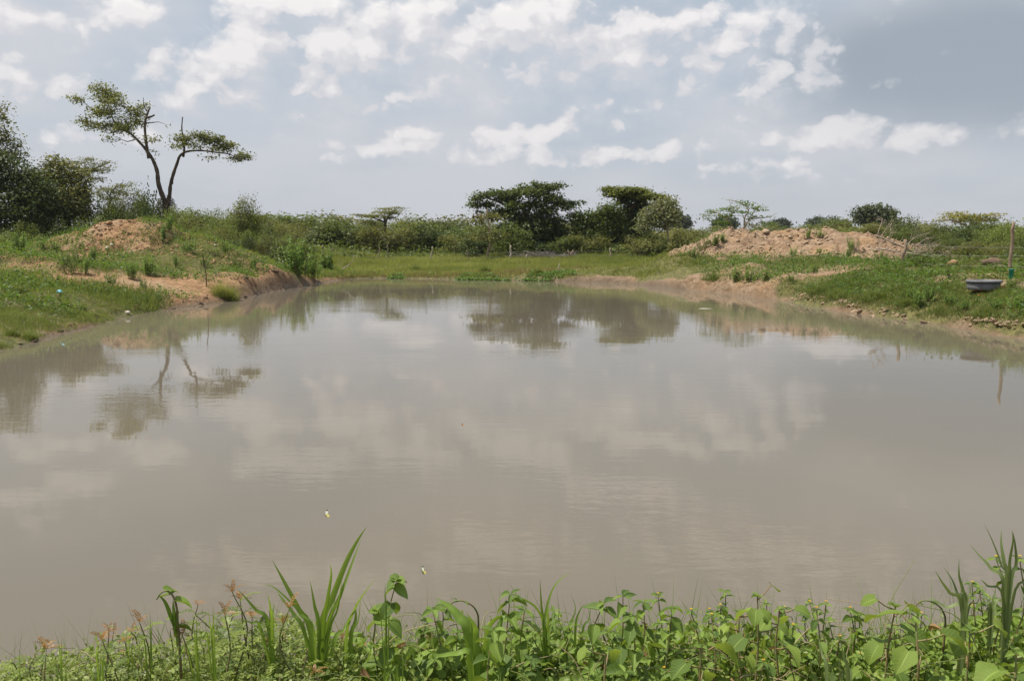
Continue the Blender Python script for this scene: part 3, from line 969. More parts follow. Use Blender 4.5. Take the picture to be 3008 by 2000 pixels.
tree('round_tree', 'grey-green round-headed tree far behind the right-hand thicket', 'tree', 130.0, (2570, 690),
     [(pl([(1440, 260), (1435, 200), (1430, 160)], z4), .4, .15)],
     z4([(1350, 152, 42, 14), (1440, 140, 40, 16), (1400, 165, 60, 20), (1490, 160, 40, 22), (1450, 185, 80, 28), (1520, 205, 36, 24), (1360, 200, 50, 24), (1450, 220, 90, 20)]),
     M_GREYFAR, M_BARK, 260, 18, 0.55, 39, spread=0.7, branch_every=4)
tree('flat_acacia', 'yellowish flat-crowned acacia over the right-hand thicket beside the tall post', 'tree', 56.0, (2840, 700),
     [(pl([(2010, 300), (2005, 240), (1990, 205)], z4), .12, .05), (pl([(2005, 250), (2100, 205), (2180, 180)], z4), .07, .02), (pl([(2000, 240), (1900, 210), (1830, 205)], z4), .07, .02)],
     z4([(1835, 208, 50, 8), (1900, 190, 60, 10), (1960, 178, 60, 10), (1905, 165, 40, 7), (2040, 188, 70, 12), (2110, 178, 60, 10), (2180, 172, 40, 9), (2010, 210, 110, 14, .6), (2130, 205, 80, 14, .6), (1990, 155, 20, 4)]),
     M_YELLOW, M_PALE, 180, 9, 0.17, 40, spread=0.32, flat=0.2, up=1.2, shell=0.15, branch_every=1, tip=0.015, r0=0.06)
for k, (px, py, rx, ry, Yd, lab) in enumerate([(1070, 215, 55, 20, 320, 'far dark tree clump on the horizon above the pale heap, the wider one'),
                                               (1150, 222, 40, 22, 300, 'far dark tree on the horizon behind the round-headed tree'),
                                               (830, 224, 42, 14, 340, 'small far dark tree on the horizon over the crest of the pale heap'),
                                               (490, 215, 45, 24, 260, 'far blue-green tree seen through the thin see-through tree'),
                                               (200, 212, 40, 22, 240, 'far dark tree peeking out behind the slender grey-green tree')]):
    c = z4([(px, py, rx, ry)])[0]
    tree('distant_tree', lab, 'tree', float(Yd), (c[0], 705), [([(c[0], 700), (c[0], c[1])], .5, .2)],
         [(c[0], c[1], c[2] * .8, c[3] * .7), (c[0] + c[2] * .5, c[1] + 4, c[2] * .5, c[3] * .6), (c[0] - c[2] * .6, c[1] + 5, c[2] * .5, c[3] * .5), (c[0], c[1] + c[3], c[2] * 1.2, c[3])],
         M_FAR, M_BARK, 160, 16, 1.1, 60 + k, spread=1.2, branch_every=8, group='far trees on the horizon')

# trees at the left edge
tree('tall_dark_tree', 'tall dark-leaved tree cut off by the edge of the picture behind the left bank', 'tree', 60.0, (-20, 690),
     [([(-30, 690), (-35, 560), (-40, 440)], .4, .15)],
     [(-60, 500, 90, 70), (10, 500, 75, 55), (-20, 590, 120, 70), (70, 560, 60, 50), (40, 640, 100, 60), (-80, 640, 110, 70), (90, 610, 60, 60), (110, 540, 45, 40), (-40, 470, 60, 40), (140, 600, 40, 60), (60, 690, 120, 40)],
     M_DARK, M_BARK, 820, 22, 0.26, 71, spread=0.36, depth=0.8, branch_every=5)
tree('feathery_tree', 'feathery thin-leaved tree rising above the dark tree at the left edge', 'tree', 62.0, (-10, 690),
     [([(-30, 690), (-32, 560), (-30, 460), (-15, 380)], .25, .06), ([(-30, 470), (0, 420), (25, 400)], .08, .02), ([(-28, 430), (-10, 340), (5, 310)], .08, .02), ([(-30, 500), (20, 470), (60, 450)], .08, .02)],
     [(-20, 330, 40, 25), (0, 360, 38, 25), (-10, 400, 50, 28), (20, 420, 40, 22), (35, 450, 40, 20), (0, 460, 60, 26), (50, 470, 24, 14, .6), (8, 310, 18, 14, .6), (-60, 360, 60, 50), (-60, 440, 60, 40)],
     M_ACACIA, M_BARK, 260, 16, 0.2, 72, spread=0.35, flat=0.5, shell=0.2, branch_every=1, tip=0.015)
tree('olive_bush_tree', 'rounded olive-green bushy tree beside the dark tree on the left bank', 'tree', 63.0, (190, 690),
     [(pl([(370, 850), (365, 740), (350, 640)], z1), .3, .12), (pl([(370, 830), (440, 740), (470, 660)], z1), .15, .05), (pl([(350, 840), (270, 760), (240, 680)], z1), .15, .05)],
     z1([(300, 520, 60, 36), (330, 570, 110, 60), (260, 620, 90, 60), (400, 630, 80, 60), (330, 690, 150, 70), (440, 700, 60, 60), (240, 720, 90, 60), (380, 770, 120, 60), (460, 780, 50, 50), (300, 830, 150, 50)]),
     M_OLIVE, M_BARK, 560, 22, 0.26, 73, spread=0.34, depth=0.8, branch_every=4, tint=(0.5, 0.28))
tree('broad_acacia', 'thin flat-crowned acacia leaning out behind the olive bushy tree', 'tree', 68.0, (215, 690),
     [(pl([(400, 800), (410, 700), (430, 620), (470, 570), (540, 530), (590, 510)], z1), .16, .03), (pl([(420, 640), (400, 560), (380, 510)], z1), .08, .02), (pl([(470, 570), (500, 600), (560, 590)], z1), .05, .02)],
     z1([(390, 510, 40, 14), (440, 515, 50, 14), (480, 495, 40, 10), (520, 525, 60, 14), (580, 510, 40, 10), (540, 560, 60, 14), (470, 550, 70, 18), (500, 600, 60, 12), (430, 580, 60, 24), (600, 545, 20, 8)]),
     M_ACACIA, M_BARK, 220, 9, 0.17, 74, spread=0.34, flat=0.2, up=1.4, shell=0.2, branch_every=1, tip=0.015)
tree('small_acacia', 'small thin acacia between the flat-crowned acacia and the forked tree', 'tree', 70.0, (330, 690),
     [(pl([(600, 800), (605, 720), (620, 670), (690, 625)], z1), .12, .03), (pl([(605, 710), (560, 660), (530, 640)], z1), .06, .02)],
     z1([(700, 625, 40, 12), (650, 640, 50, 14), (600, 660, 60, 16), (550, 650, 50, 14), (520, 680, 40, 14), (640, 680, 50, 16), (580, 700, 70, 20)]),
     M_ACACIA, M_BARK, 150, 9, 0.17, 75, spread=0.34, flat=0.22, up=1.3, shell=0.2, branch_every=1, tip=0.015)


# birds nests in the pale tree
def nests():
    ths = np.linspace(0, 2 * np.pi, 7, endpoint=False)
    mb = MB()
    prof = [(0.0, .17), (.07, .11), (.12, .02), (.11, -.08), (.05, -.16), (0.0, -.18)]
    v = np.array([(rr * math.cos(t), rr * math.sin(t), z) for rr, z in prof for t in ths])
    q = [(i * 7 + j, i * 7 + (j + 1) % 7, (i + 1) * 7 + (j + 1) % 7, (i + 1) * 7 + j) for i in range(5) for j in range(7)]
    mb.put(v, quads=q, tint=0.4)
    me = mb.mesh('nest', M_DRY, True)
    for k, (px, py) in enumerate(z3([(268, 402), (300, 402), (327, 406), (387, 382), (345, 425), (430, 420)])):
        p = at_y(px, py, 69.0 + (k % 3 - 1) * .4)
        o = add('bird_nest', me, None, p, (0, 0, k), 1.0 + .2 * (k % 2))
        tag(o, 'small round woven bird nest hanging in the thin pale-trunked tree', 'bird nest', 'nests hanging in the pale-trunked tree')
nests()


# ------------------------------------------------------------------ bushes: a few shapes, each copy a thing
def bush_proto(seed, mat, n_clump=150, n_leaf=15, size=0.11, lobes=9, tall=0.9, flat=0.7, up=0.7, spread=0.12, tint=(0.5, 0.26), barkm=None):
    """unit bush: radius about 1, height about 2*tall, standing on z = 0"""
    r = np.random.default_rng(seed)
    es = []
    for k in range(lobes):
        a = r.uniform(0, 2 * np.pi); q = r.uniform(0.15, 0.72)
        s = r.uniform(0.28, 0.5)
        es.append(((math.cos(a) * q, math.sin(a) * q, tall * r.uniform(0.35, 1.75) * (1 - 0.35 * q)), (s, s, s * r.uniform(0.6, 0.95)), 1.0))
    es.append(((0, 0, tall * 0.7), (0.75, 0.75, tall * 0.6), 1.2))
    mb = MB()
    c = crown(mb, es, n_clump, n_leaf, size, r, spread, flat, up, 0.45, tint)
    # stray shoots break the outline
    for k in range(14):
        i = r.integers(len(c)); d = norm(c[i] - np.array([0, 0, tall * .5]) + np.array([0, 0, .5]))
        n = 9
        pos = c[i] + d * np.linspace(0.05, 0.4, n)[:, None] + r.normal(size=(n, 3)) * 0.03
        leaves(mb, pos, norm(r.normal(size=(n, 3)) + np.array([0, 0, .6])), size * r.uniform(.6, 1.1, n), r.normal(.65, .15, n), r)
    st = MB()
    branches(st, [([(0, 0, -.1), (0.03, 0.02, .3), (0.0, 0.05, tall * .8)], .05, .02), ([(0.05, 0, -.1), (.25, .1, .4), (.4, .2, tall)], .035, .015), ([(-.05, 0, -.1), (-.25, -.1, .4), (-.42, -.15, tall)], .035, .015)],
             c[::6], r, r0=.03, tip=.006)
    k = 1.95 / np.percentile(np.concatenate(mb.v)[:, 2], 98.5)
    w = 1.0 / np.percentile(np.abs(np.concatenate(mb.v)[:, :2]), 98.5)
    for b in (mb, st):
        b.v = [v * np.array([w, w, k], np.float32) for v in b.v]
    return mb.mesh('crown', mat), st.mesh('stem', barkm or M_BARK, True)


M_BRIGHT2 = foliage('fresh_leaves', (0.06, 0.095, 0.022), (0.23, 0.285, 0.065), trans=0.36)
PROTO = {
    'olive': [bush_proto(101 + k, M_OLIVE) for k in range(3)],
    'mid': [bush_proto(111 + k, M_MID) for k in range(3)],
    'dark': [bush_proto(121 + k, M_DARK) for k in range(2)],
    'airy': [bush_proto(131 + k, M_ACACIA, n_clump=110, n_leaf=13, size=0.085, spread=0.16, flat=0.35, up=1.1, tall=0.95) for k in range(3)],
    'near': [bush_proto(141 + k, (M_MID, M_OLIVE, M_DARK, M_BRIGHT2)[k], n_clump=330, n_leaf=18, size=0.062, spread=0.1, lobes=12) for k in range(4)],
    'yellow': [bush_proto(151 + k, M_ACACIA, n_clump=150, n_leaf=15, size=0.1) for k in range(2)],
}


def bush(kind, x, y, rad, height, label, group, r, name='bush', sink=0.05):
    me = PROTO[kind][r.integers(len(PROTO[kind]))]
    o = empty(name, (x, y, gz(x, y) - sink))
    o.rotation_euler = (0, 0, r.uniform(0, 6.28))
    o.scale = (rad, rad, height / 1.95)
    add('crown', me[0], o); add('stem', me[1], o)
    tag(o, label, 'bush', group)
    return o


ORD = ('first second third fourth fifth sixth seventh eighth ninth tenth eleventh twelfth thirteenth fourteenth fifteenth sixteenth seventeenth eighteenth nineteenth twentieth '
       'twenty-first twenty-second twenty-third twenty-fourth twenty-fifth twenty-sixth').split()
TONE = {'olive': 'olive-green rounded', 'airy': 'thin airy', 'mid': 'mid-green leafy', 'dark': 'dark-green dense', 'yellow': 'yellowish-green'}


def thicket():
    r = np.random.default_rng(77)
    # skyline of the thicket beyond the meadow: photo x -> photo y of the bush tops
    sx = [560, 640, 700, 800, 900, 980, 1040, 1200, 1260, 1330, 1400, 1650, 1720, 2000, 2100, 2200, 2400, 2500, 2650]
    sy = [640, 640, 640, 634, 655, 640, 650, 655, 636, 655, 650, 660, 650, 664, 660, 664, 664, 660, 652]
    for row, (Y, n, lo, hi, low, kinds, lab, grp) in enumerate([
            (80, 26, 560, 1420, 42, ('olive', 'airy', 'mid', 'dark', 'airy', 'yellow'), 'rounded olive-green bush in the front row of the thicket beyond the meadow', 'front bushes of the far thicket'),
            (91, 24, 540, 1500, 16, ('olive', 'mid', 'dark'), 'olive bush top showing over the front row of the far thicket', 'middle bushes of the far thicket'),
            (112, 26, 520, 2500, 6, ('olive', 'airy', 'mid'), 'small-looking bush top in the back of the far thicket', 'back bushes of the far thicket'),
            (150, 34, 480, 2700, -2, ('mid', 'olive'), 'bush top on the skyline behind the far thicket', 'skyline bushes of the far thicket')]):
        for k in range(n):
            px = lo + (hi - lo) * (k + r.uniform(0.1, 0.9)) / n
            yy = Y * r.uniform(0.96, 1.05)
            top = np.interp(px, sx, sy) + low * r.uniform(0.1, 1.3) + r.normal() * 9
            p = at_y(px, top, yy)
            h = max(1.2, p.z - gz(p.x, yy))
            kd = kinds[r.integers(len(kinds))]
            lb_ = f'{TONE[kd]} bush of the front row beyond the meadow, {ORD[k]} from its left end' if row == 0 else lab
            bush(kd, p.x, yy, h * r.uniform(.62, .95) if row < 2 else h * r.uniform(.9, 1.4), h, lb_, grp, r)
    # dark and mid bushes at the feet of the big trees
    for px, py, Y, w, kind, lab in [(1390, 690, 72, 55, 'dark', 'dark bush at the foot of the thin pale-trunked tree'), (1470, 700, 72.5, 45, 'mid', 'mid-green bush under the left tier of the spreading tree'), (1515, 660, 71.5, 55, 'mid', 'tall bright bush in front of the spreading tree'),
                                (1590, 712, 73, 50, 'dark', 'low dark bush under the middle of the spreading tree'), (1660, 695, 72.5, 55, 'mid', 'leafy bush at the right foot of the spreading tree'), (1730, 690, 72, 60, 'olive', 'olive bush in front of the broad mid-green tree'), (1800, 715, 72.5, 40, 'dark', 'low dark bush below the flat-topped tree'),
                                (1885, 695, 69, 62, 'olive', 'spreading olive bush at the left foot of the slender tree'), (1930, 690, 71, 60, 'mid', 'mid-green bush behind the slender tree trunk'), (2010, 672, 67, 62, 'olive', 'dense rounded bush to the right of the slender tree'), (2060, 690, 64, 40, 'yellow', 'yellowish bush at the end of the meadow by the pale heap'),
                                (1345, 690, 76, 50, 'olive', 'olive bush left of the thin pale-trunked tree')]:
        p = at_y(px, py, Y)
        h = max(1.0, p.z - gz(p.x, Y))
        bush(kind, p.x, Y, w * Y / FPX, h, lab, None, r)
    # behind the pale heap and to the right
    for k in range(26):
        px = 2050 + 1100 * (k + r.uniform(.1, .9)) / 26
        Y = r.uniform(62, 90)
        top = np.interp(px, [2050, 2200, 2400, 2500, 2700, 3100], [690, 690, 680, 668, 665, 660]) + r.normal() * 5
        p = at_y(px, top, Y); h = max(1.2, p.z - gz(p.x, Y))
        bush(('olive', 'mid', 'airy', 'yellow')[r.integers(4)], p.x, Y, h * r.uniform(.8, 1.2), h, 'bush in the scrub behind the pale heap and the fence', 'scrub behind the pale heap', r)
    near = [(2520, 672, 54, 60), (2600, 690, 50, 55), (2665, 642, 50, 62), (2640, 715, 45, 50), (2740, 668, 48, 60), (2790, 690, 44, 55), (2850, 650, 50, 80), (2920, 655, 47, 70), (2870, 700, 42, 60), (2980, 665, 45, 70), (3040, 670, 42, 70),
            (2950, 720, 40, 55), (2750, 730, 41, 45), (3080, 700, 40, 70), (2690, 745, 39, 35), (2990, 745, 38, 40), (2560, 705, 46, 40), (2450, 690, 56, 55)]
    nl = ['bush at the right end of the pale heap crest', 'bush behind the dead branches', 'tall rounded bush standing over the dead branches', 'low bush just above the shorter fence post', 'mid-green bush right of the dead branches', 'bush between the two fence posts, middle height',
          'bush beneath the yellowish flat acacia', 'bush left of the tall fence post top', 'front bush left of the tall fence post', 'bush right behind the tall fence post', 'bush at the right edge of the picture', 'low bush behind the middle of the tall post', 'low bush behind the wires between the posts',
          'large bush cut off by the right edge of the picture', 'small bush behind the wires beside the dead branches', 'small bush at the foot of the tall post', 'small bush behind the right slope of the pale heap', 'bush behind the top of the pale heap']
    for (px, py, Y, w), lab in zip(near, nl):
        p = at_y(px, py + r.normal() * 6, Y); h = max(.9, p.z - gz(p.x, Y))
        bush('near', p.x, Y, w * Y / FPX * 1.0, h, lab, None, r)
    # the left bank behind the heap
    lb = [(0, 660, 57, 60, 'dark'), (60, 655, 58, 60, 'near'), (130, 640, 60, 50, 'near'), (200, 650, 58, 60, 'dark'), (270, 640, 60, 55, 'near'), (340, 610, 66, 50, 'near'), (395, 560, 70, 45, 'near'), (420, 600, 66, 45, 'near'), (440, 640, 60, 40, 'near'),
          (525, 615, 66, 45, 'near'), (575, 618, 64, 45, 'near'), (630, 620, 62, 40, 'near'), (700, 600, 60, 55, 'near'), (720, 585, 60, 40, 'near'), (760, 640, 62, 50, 'near'), (560, 640, 58, 50, 'near'), (640, 650, 57, 45, 'near'), (830, 660, 66, 50, 'near'), (320, 650, 58, 50, 'dark')]
    ll = ['dark bush at the foot of the tall dark tree', 'bush in front of the tall dark tree at the left edge', 'bush at the left foot of the olive bushy tree', 'dark bush under the olive bushy tree', 'bush at the right foot of the olive bushy tree', 'bush under the small thin acacia', 'round dark-topped bush left of the forked trunk',
          'bush next to the left side of the forked trunk', 'low bush behind the crest of the orange heap', 'bush just right of the forked trunk', 'second bush right of the forked trunk', 'third bush right of the forked trunk', 'rounded dense bush at the right end of the left bank', 'shaggy top bush rising from the rounded dense bush', 'bush between the rounded dense bush and the far thicket',
          'low bush right behind the orange heap', 'low bush behind the right shoulder of the orange heap', 'bush where the left bank meets the meadow', 'dark bush behind the left end of the heap crest']
    lb += [(500, 662, 55, 34, 'near'), (590, 668, 53, 40, 'near'), (655, 672, 52, 40, 'near'), (705, 690, 51, 36, 'near'), (745, 680, 54, 44, 'near'), (790, 692, 53, 40, 'near'), (815, 715, 51, 34, 'near'), (850, 690, 56, 42, 'near'), (900, 705, 57, 40, 'near'),
           (20, 690, 50, 55, 'near'), (100, 690, 49, 45, 'near'), (165, 700, 48, 36, 'near'), (215, 690, 52, 40, 'near')]
    ll += ['low bush at the foot of the forked trunk', 'low bush on the heap shoulder, left one', 'low bush on the heap shoulder, right one', 'bush in front of the rounded dense bush', 'bush just right of the rounded dense bush', 'bush on the green slope above the earth cut', 'low bush just above the earth cut', 'bush behind the green slope at the end of the left bank', 'bush at the left end of the meadow',
           'bush at the left edge in front of the dark tree', 'low bush in front of the dark tree', 'small bush left of the orange heap', 'bush behind the left foot of the orange heap']
    lb += [(255, 610, 64, 45, 'dark'), (300, 600, 65, 42, 'dark'), (350, 590, 67, 40, 'near'), (405, 585, 66, 42, 'dark'), (450, 610, 68, 40, 'dark'), (540, 625, 67, 36, 'near'), (610, 635, 63, 40, 'dark'), (375, 625, 61, 45, 'dark'), (430, 570, 69, 46, 'dark'), (325, 575, 68, 44, 'near')]
    ll += ['dark bush at the right side of the olive bushy tree', 'dark bush under the flat-crowned acacia', 'bush right under the small thin acacia', 'dark rounded bush left of the forked trunk', 'dark bush right behind the forked trunk', 'bush behind the first bushes right of the forked trunk', 'dark bush between the forked trunk and the rounded dense bush', 'dark bush behind the middle of the heap crest', 'tallest dark bush touching the forked trunk from the left', 'tall bush behind the small thin acacia']
    for (px, py, Y, w, kd), lab in zip(lb, ll):
        p = at_y(px, py, Y); h = max(.9, p.z - gz(p.x, Y))
        bush(kd, p.x, Y, w * Y / FPX * 1.1, h, lab, None, r)


thicket()

# ------------------------------------------------------------------ grass and weeds on the banks
def blades(mb, pos, h, w, lean, tint, r, seg=3):
    """bent tapering blades; pos (n,3)"""
    n = len(pos)
    if n == 0: return
    a = r.uniform(0, 2 * np.pi, n)
    d = np.stack([np.cos(a), np.sin(a), np.zeros(n)], 1)
    b = r.uniform(0, 2 * np.pi, n)
    s = np.stack([np.cos(b), np.sin(b), np.zeros(n)], 1)
    h = np.broadcast_to(h, (n,)); w = np.broadcast_to(w, (n,)); lean = np.broadcast_to(lean, (n,))
    vs_, k = [], 0
    for i in range(seg):
        t = i / seg
        c = pos + np.stack([np.zeros(n), np.zeros(n), h * (t - 0.25 * lean * t * t)], 1) + d * (lean * h * t * t)[:, None]
        ww = (w * (1 - t * 0.75))[:, None] * 0.5
        vs_ += [c - s * ww, c + s * ww]
    tip = pos + np.stack([np.zeros(n), np.zeros(n), h * (1 - 0.25 * lean)], 1) + d * (lean * h)[:, None]
    vs_.append(tip)
    v = np.stack(vs_, 1)
    K = 2 * seg + 1
    q = np.array([(2 * i, 2 * i + 1, 2 * i + 3, 2 * i + 2) for i in range(seg - 1)]).reshape(-1, 4)
    t3 = np.array([(2 * seg - 2, 2 * seg - 1, 2 * seg)])
    off = (np.arange(n) * K)[:, None, None]
    mb.put(v.reshape(-1, 3), (t3[None] + off).reshape(-1, 3), (q[None] + off).reshape(-1, 4), np.repeat(np.clip(tint, 0, 1), K))


def scatter(n, box, r, cond):
    x = r.uniform(box[0], box[1], n); y = r.uniform(box[2], box[3], n)
    d = shore_dist(x, y)
    k = cond(x, y, d)
    x, y = x[k], y[k]
    return x, y, d[k], ground_h(x, y)


def tufts(mb, x, y, z, per, h, w, r, spread, tint, lean=0.45, seg=3):
    n = len(x)
    rep = np.repeat(np.arange(n), per)
    a = r.uniform(0, 2 * np.pi, len(rep)); q = np.sqrt(r.random(len(rep))) * np.broadcast_to(spread, (n,))[rep]
    pos = np.stack([x[rep] + np.cos(a) * q, y[rep] + np.sin(a) * q, z[rep] - 0.03], 1)
    hh = np.broadcast_to(h, (n,))[rep] * r.uniform(0.45, 1.15, len(rep))
    blades(mb, pos, hh, np.broadcast_to(w, (n,))[rep], r.uniform(0.1, lean * 2, len(rep)), np.broadcast_to(tint, (n,))[rep] + r.normal(0, 0.16, len(rep)), r, seg)


def grass():
    r = np.random.default_rng(200)
    # far meadow
    mb = MB()
    x, y, d, z = scatter(37000, (-24, 22, 45, 78), r, lambda x, y, d: (d > 0.15) & (turf_mask(x, y, d) + r.normal(0, .15, len(x)) > 0.45))
    hn = fbm(x, y, 5.0, 3, 301)
    tufts(mb, x, y, z, 6, 0.20 + 0.60 * hn ** 2, 0.035, r, 0.22, -.15 + 1.3 * fbm(x, y, 3.5, 3, 311), seg=2)
    tag(add('meadow_grass', mb.mesh('meadow_grass', M_GRASS)), 'yellow-green rough grass of the meadow beyond the pond', 'grass', kind='stuff')
    # left bank
    mb = MB()
    x, y, d, z = scatter(60000, (-31, -8, 15, 52), r, lambda x, y, d: (d > 0.08) & (turf_mask(x, y, d) + r.normal(0, .22, len(x)) > 0.50))
    hn = fbm(x, y, 2.6, 3, 321)
    lush = sstep(24.5, 29, y) * sstep(35, 30, y)
    hh = 0.07 + 0.22 * hn ** 1.5 + lush * (0.10 + 0.22 * hn)
    tufts(mb, x, y, z, 5, hh, 0.014 + 0.010 * lush, r, 0.14, 0.55 * fbm(x, y, 2.0, 3, 331) + 0.35 * (1 - lush), seg=2)
    x, y, d, z = scatter(34000, (-21, -11, 14.5, 29), r, lambda x, y, d: (d > 0.05) & (turf_mask(x, y, d) + r.normal(0, .25, len(x)) > 0.42) & (fbm(x, y, .9, 3, 325) > .36))
    tufts(mb, x, y, z, 5, 0.04 + 0.16 * fbm(x, y, 1.2, 3, 326) ** 2 * 2, 0.012, r, 0.12, -.05 + 1.2 * fbm(x, y, 1.0, 3, 327), .6, 2)
    tag(add('left_bank_grass', mb.mesh('grass', M_GRASS2)), 'short green grass on the left bank', 'grass', kind='stuff')
    # right bank
    mb = MB()
    x, y, d, z = scatter(60000, (10, 30, 16, 52), r, lambda x, y, d: (d > 0.15) & (turf_mask(x, y, d) + r.normal(0, .22, len(x)) > 0.48))
    hn = fbm(x, y, 2.2, 3, 341)
    hh = 0.05 + 0.26 * hn ** 2 + 0.20 * sstep(3.4, 2.0, d) * sstep(38, 33, y) * hn
    tufts(mb, x, y, z, 5, hh, 0.017, r, 0.14, 0.15 + 0.8 * fbm(x, y, 1.8, 3, 351), seg=2)
    x, y, d, z = scatter(26000, (12, 21, 17, 33), r, lambda x, y, d: (d > 0.1) & (turf_mask(x, y, d) + r.normal(0, .25, len(x)) > 0.42) & (fbm(x, y, .9, 3, 345) > .38))
    tufts(mb, x, y, z, 5, 0.05 + 0.40 * fbm(x, y, 1.1, 3, 346) ** 2, 0.013, r, 0.12, -.1 + 1.25 * fbm(x, y, 1.0, 3, 347), .6, 2)
    tag(add('right_bank_grass', mb.mesh('grass', M_GRASS2)), 'green grass on the right bank', 'grass', kind='stuff')
    # dry stalks hanging over the right waterline and on the banks
    mb = MB()
    x, y, d, z = scatter(24000, (9, 26, 16, 44), r, lambda x, y, d: (d > 0.12) & (d < 0.95))
    tufts(mb, x, y, z, 4, 0.14 + 0.10 * r.random(len(x)), 0.013, r, 0.12, r.uniform(0, 1, len(x)), 0.8, 2)
    x, y, d, z = scatter(16000, (-30, -8, 16, 52), r, lambda x, y, d: (d > 0.2) & (d < 18) & (turf_mask(x, y, d) > 0.15))
    tufts(mb, x, y, z, 3, 0.15, 0.013, r, 0.15, r.uniform(0, 1, len(x)), 0.8, 2)
    x, y, d, z = scatter(9000, (12, 28, 18, 50), r, lambda x, y, d: (d > 0.8) & (turf_mask(x, y, d) > 0.2))
    tufts(mb, x, y, z, 3, 0.17, 0.013, r, 0.15, r.uniform(0, 1, len(x)), 0.7, 2)
    x, y, d, z = scatter(9000, (-13, 13, 50, 58), r, lambda x, y, d: (d > 0.1) & (d < 2.5))
    tufts(mb, x, y, z, 4, 0.28, 0.03, r, 0.2, r.uniform(0, 1, len(x)), 0.6, 2)
    tag(add('dry_grass', mb.mesh('dry_grass', M_STRAW)), 'dry straw-coloured grass stalks along the waterline', 'grass', kind='stuff')
    # low green water-edge plants at the far shore
    mb = MB()
    x, y, d, z = scatter(16000, (-10, 4, 48.5, 54), r, lambda x, y, d: (d > -0.5) & (d < 1.2) & (fbm(x, y, 2.5, 2, 361) > 0.42))
    z = np.maximum(z, 0.0)
    n = len(x)
    pos = np.stack([x, y, z + r.uniform(0.0, 0.16, n)], 1)
    leaves(mb, pos, norm(r.normal(size=(n, 3)) * .5 + np.array([0, -.3, 1.0])), r.uniform(.1, .22, n), r.uniform(.3, 1, n), r)
    tag(add('water_edge_plants', mb.mesh('water_edge_plants', M_BRIGHT)), 'low bright green plants creeping along the far waterline', 'plants', kind='stuff')
    # rank undergrowth at the feet of the thicket and behind the fence
    mb = MB()
    x, y, d, z = scatter(3000, (-34, 34, 58, 84), r, lambda x, y, d: (turf_mask(x, y, d) > 0.3) & (np.abs(x + 1) > 14 - (y - 66) * 1.6))
    n = len(x); rep = np.repeat(np.arange(n), 9)
    pos = np.stack([x, y, z], 1)[rep] + np.abs(r.normal(size=(len(rep), 3))) * np.array([0, 0, .4]) + r.normal(size=(len(rep), 3)) * np.array([.35, .35, .05])
    leaves(mb, pos, norm(r.normal(size=(len(rep), 3)) + np.array([0, 0, .7])), r.uniform(.18, .38, len(rep)), .5 + .3 * r.normal(size=n)[rep], r)
    x, y, d, z = scatter(1500, (17, 34, 27, 58), r, lambda x, y, d: (x > 18.5 + 0.25 * (y - 30)) & (humps(RIGHT_HEAP, x, y) < 0.35))
    n = len(x); rep = np.repeat(np.arange(n), 10)
    pos = np.stack([x, y, z], 1)[rep] + np.abs(r.normal(size=(len(rep), 3))) * np.array([0, 0, .32]) + r.normal(size=(len(rep), 3)) * np.array([.3, .3, .05])
    leaves(mb, pos, norm(r.normal(size=(len(rep), 3)) + np.array([0, 0, .7])), r.uniform(.1, .22, len(rep)), .5 + .3 * r.normal(size=n)[rep], r)
    tag(add('undergrowth', mb.mesh('undergrowth', M_MID)), 'rank green undergrowth at the feet of the bushes', 'undergrowth', kind='stuff')
    # small leafy ground weeds on both banks
    mb = MB()
    for box, cnt, cond in (((-32, -9, 22, 56), 14000, lambda x, y, d: (d > 0.5) & (fbm(x, y, 2.2, 3, 371) > 0.50)), ((10, 28, 19, 54), 11000, lambda x, y, d: (d > 0.5) & (fbm(x, y, 1.9, 3, 381) > 0.51) & (humps(RIGHT_HEAP, x, y) < .3))):
        x, y, d, z = scatter(cnt, box, r, cond)
        n = len(x); rep = np.repeat(np.arange(n), 9)
        pos = np.stack([x, y, z], 1)[rep] + np.abs(r.normal(size=(len(rep), 3))) * np.array([0, 0, .17]) + r.normal(size=(len(rep), 3)) * np.array([.16, .16, .02])
        leaves(mb, pos, norm(r.normal(size=(len(rep), 3)) * .7 + np.array([0, 0, 1.0])), r.uniform(.06, .15, len(rep)), .45 + .25 * r.normal(size=n)[rep], r)
    tag(add('bank_weeds', mb.mesh('bank_weeds', M_BRIGHT)), 'small leafy weeds creeping over both banks', 'weeds', kind='stuff')


grass()


# leafy weeds: stems with whorls of drooping leaves
def weed_proto(seed, n_stem=14, h=1.0, mat=None, size=0.15):
    r = np.random.default_rng(seed)
    lf, st = MB(), MB()
    for k in range(n_stem):
        a = r.uniform(0, 2 * np.pi); q = r.uniform(0, .38)
        top = np.array([math.cos(a) * q * 1.9, math.sin(a) * q * 1.9, h * r.uniform(.55, 1.0)])
        b = np.array([math.cos(a) * q, math.sin(a) * q, -.03])
        mid = (b + top) / 2 + r.normal(size=3) * .04
        tube(st, [b, mid, top], [.014, .011, .005], 4, cap=False)
        n = int(32 * top[2] / h)
        t = np.sort(r.uniform(.22, 1.0, n))
        pos = b[None] * (1 - t)[:, None] + top[None] * t[:, None]
        an = np.arange(n) * 2.4 + r.uniform(0, 6)
        out = np.stack([np.cos(an), np.sin(an), np.zeros(n)], 1)
        s = size * (1.1 - .5 * t) * r.uniform(.75, 1.25, n)
        leaves(lf, pos + out * (s * .55)[:, None] - np.array([0, 0, .02]), norm(out * .45 + np.array([0, 0, 1.0]) + r.normal(size=(n, 3)) * .28), s, .35 + .4 * t + r.normal(0, .12, n), r)
    return lf.mesh('leaves', mat or M_BRIGHT), st.mesh('stem', M_STEM, True)


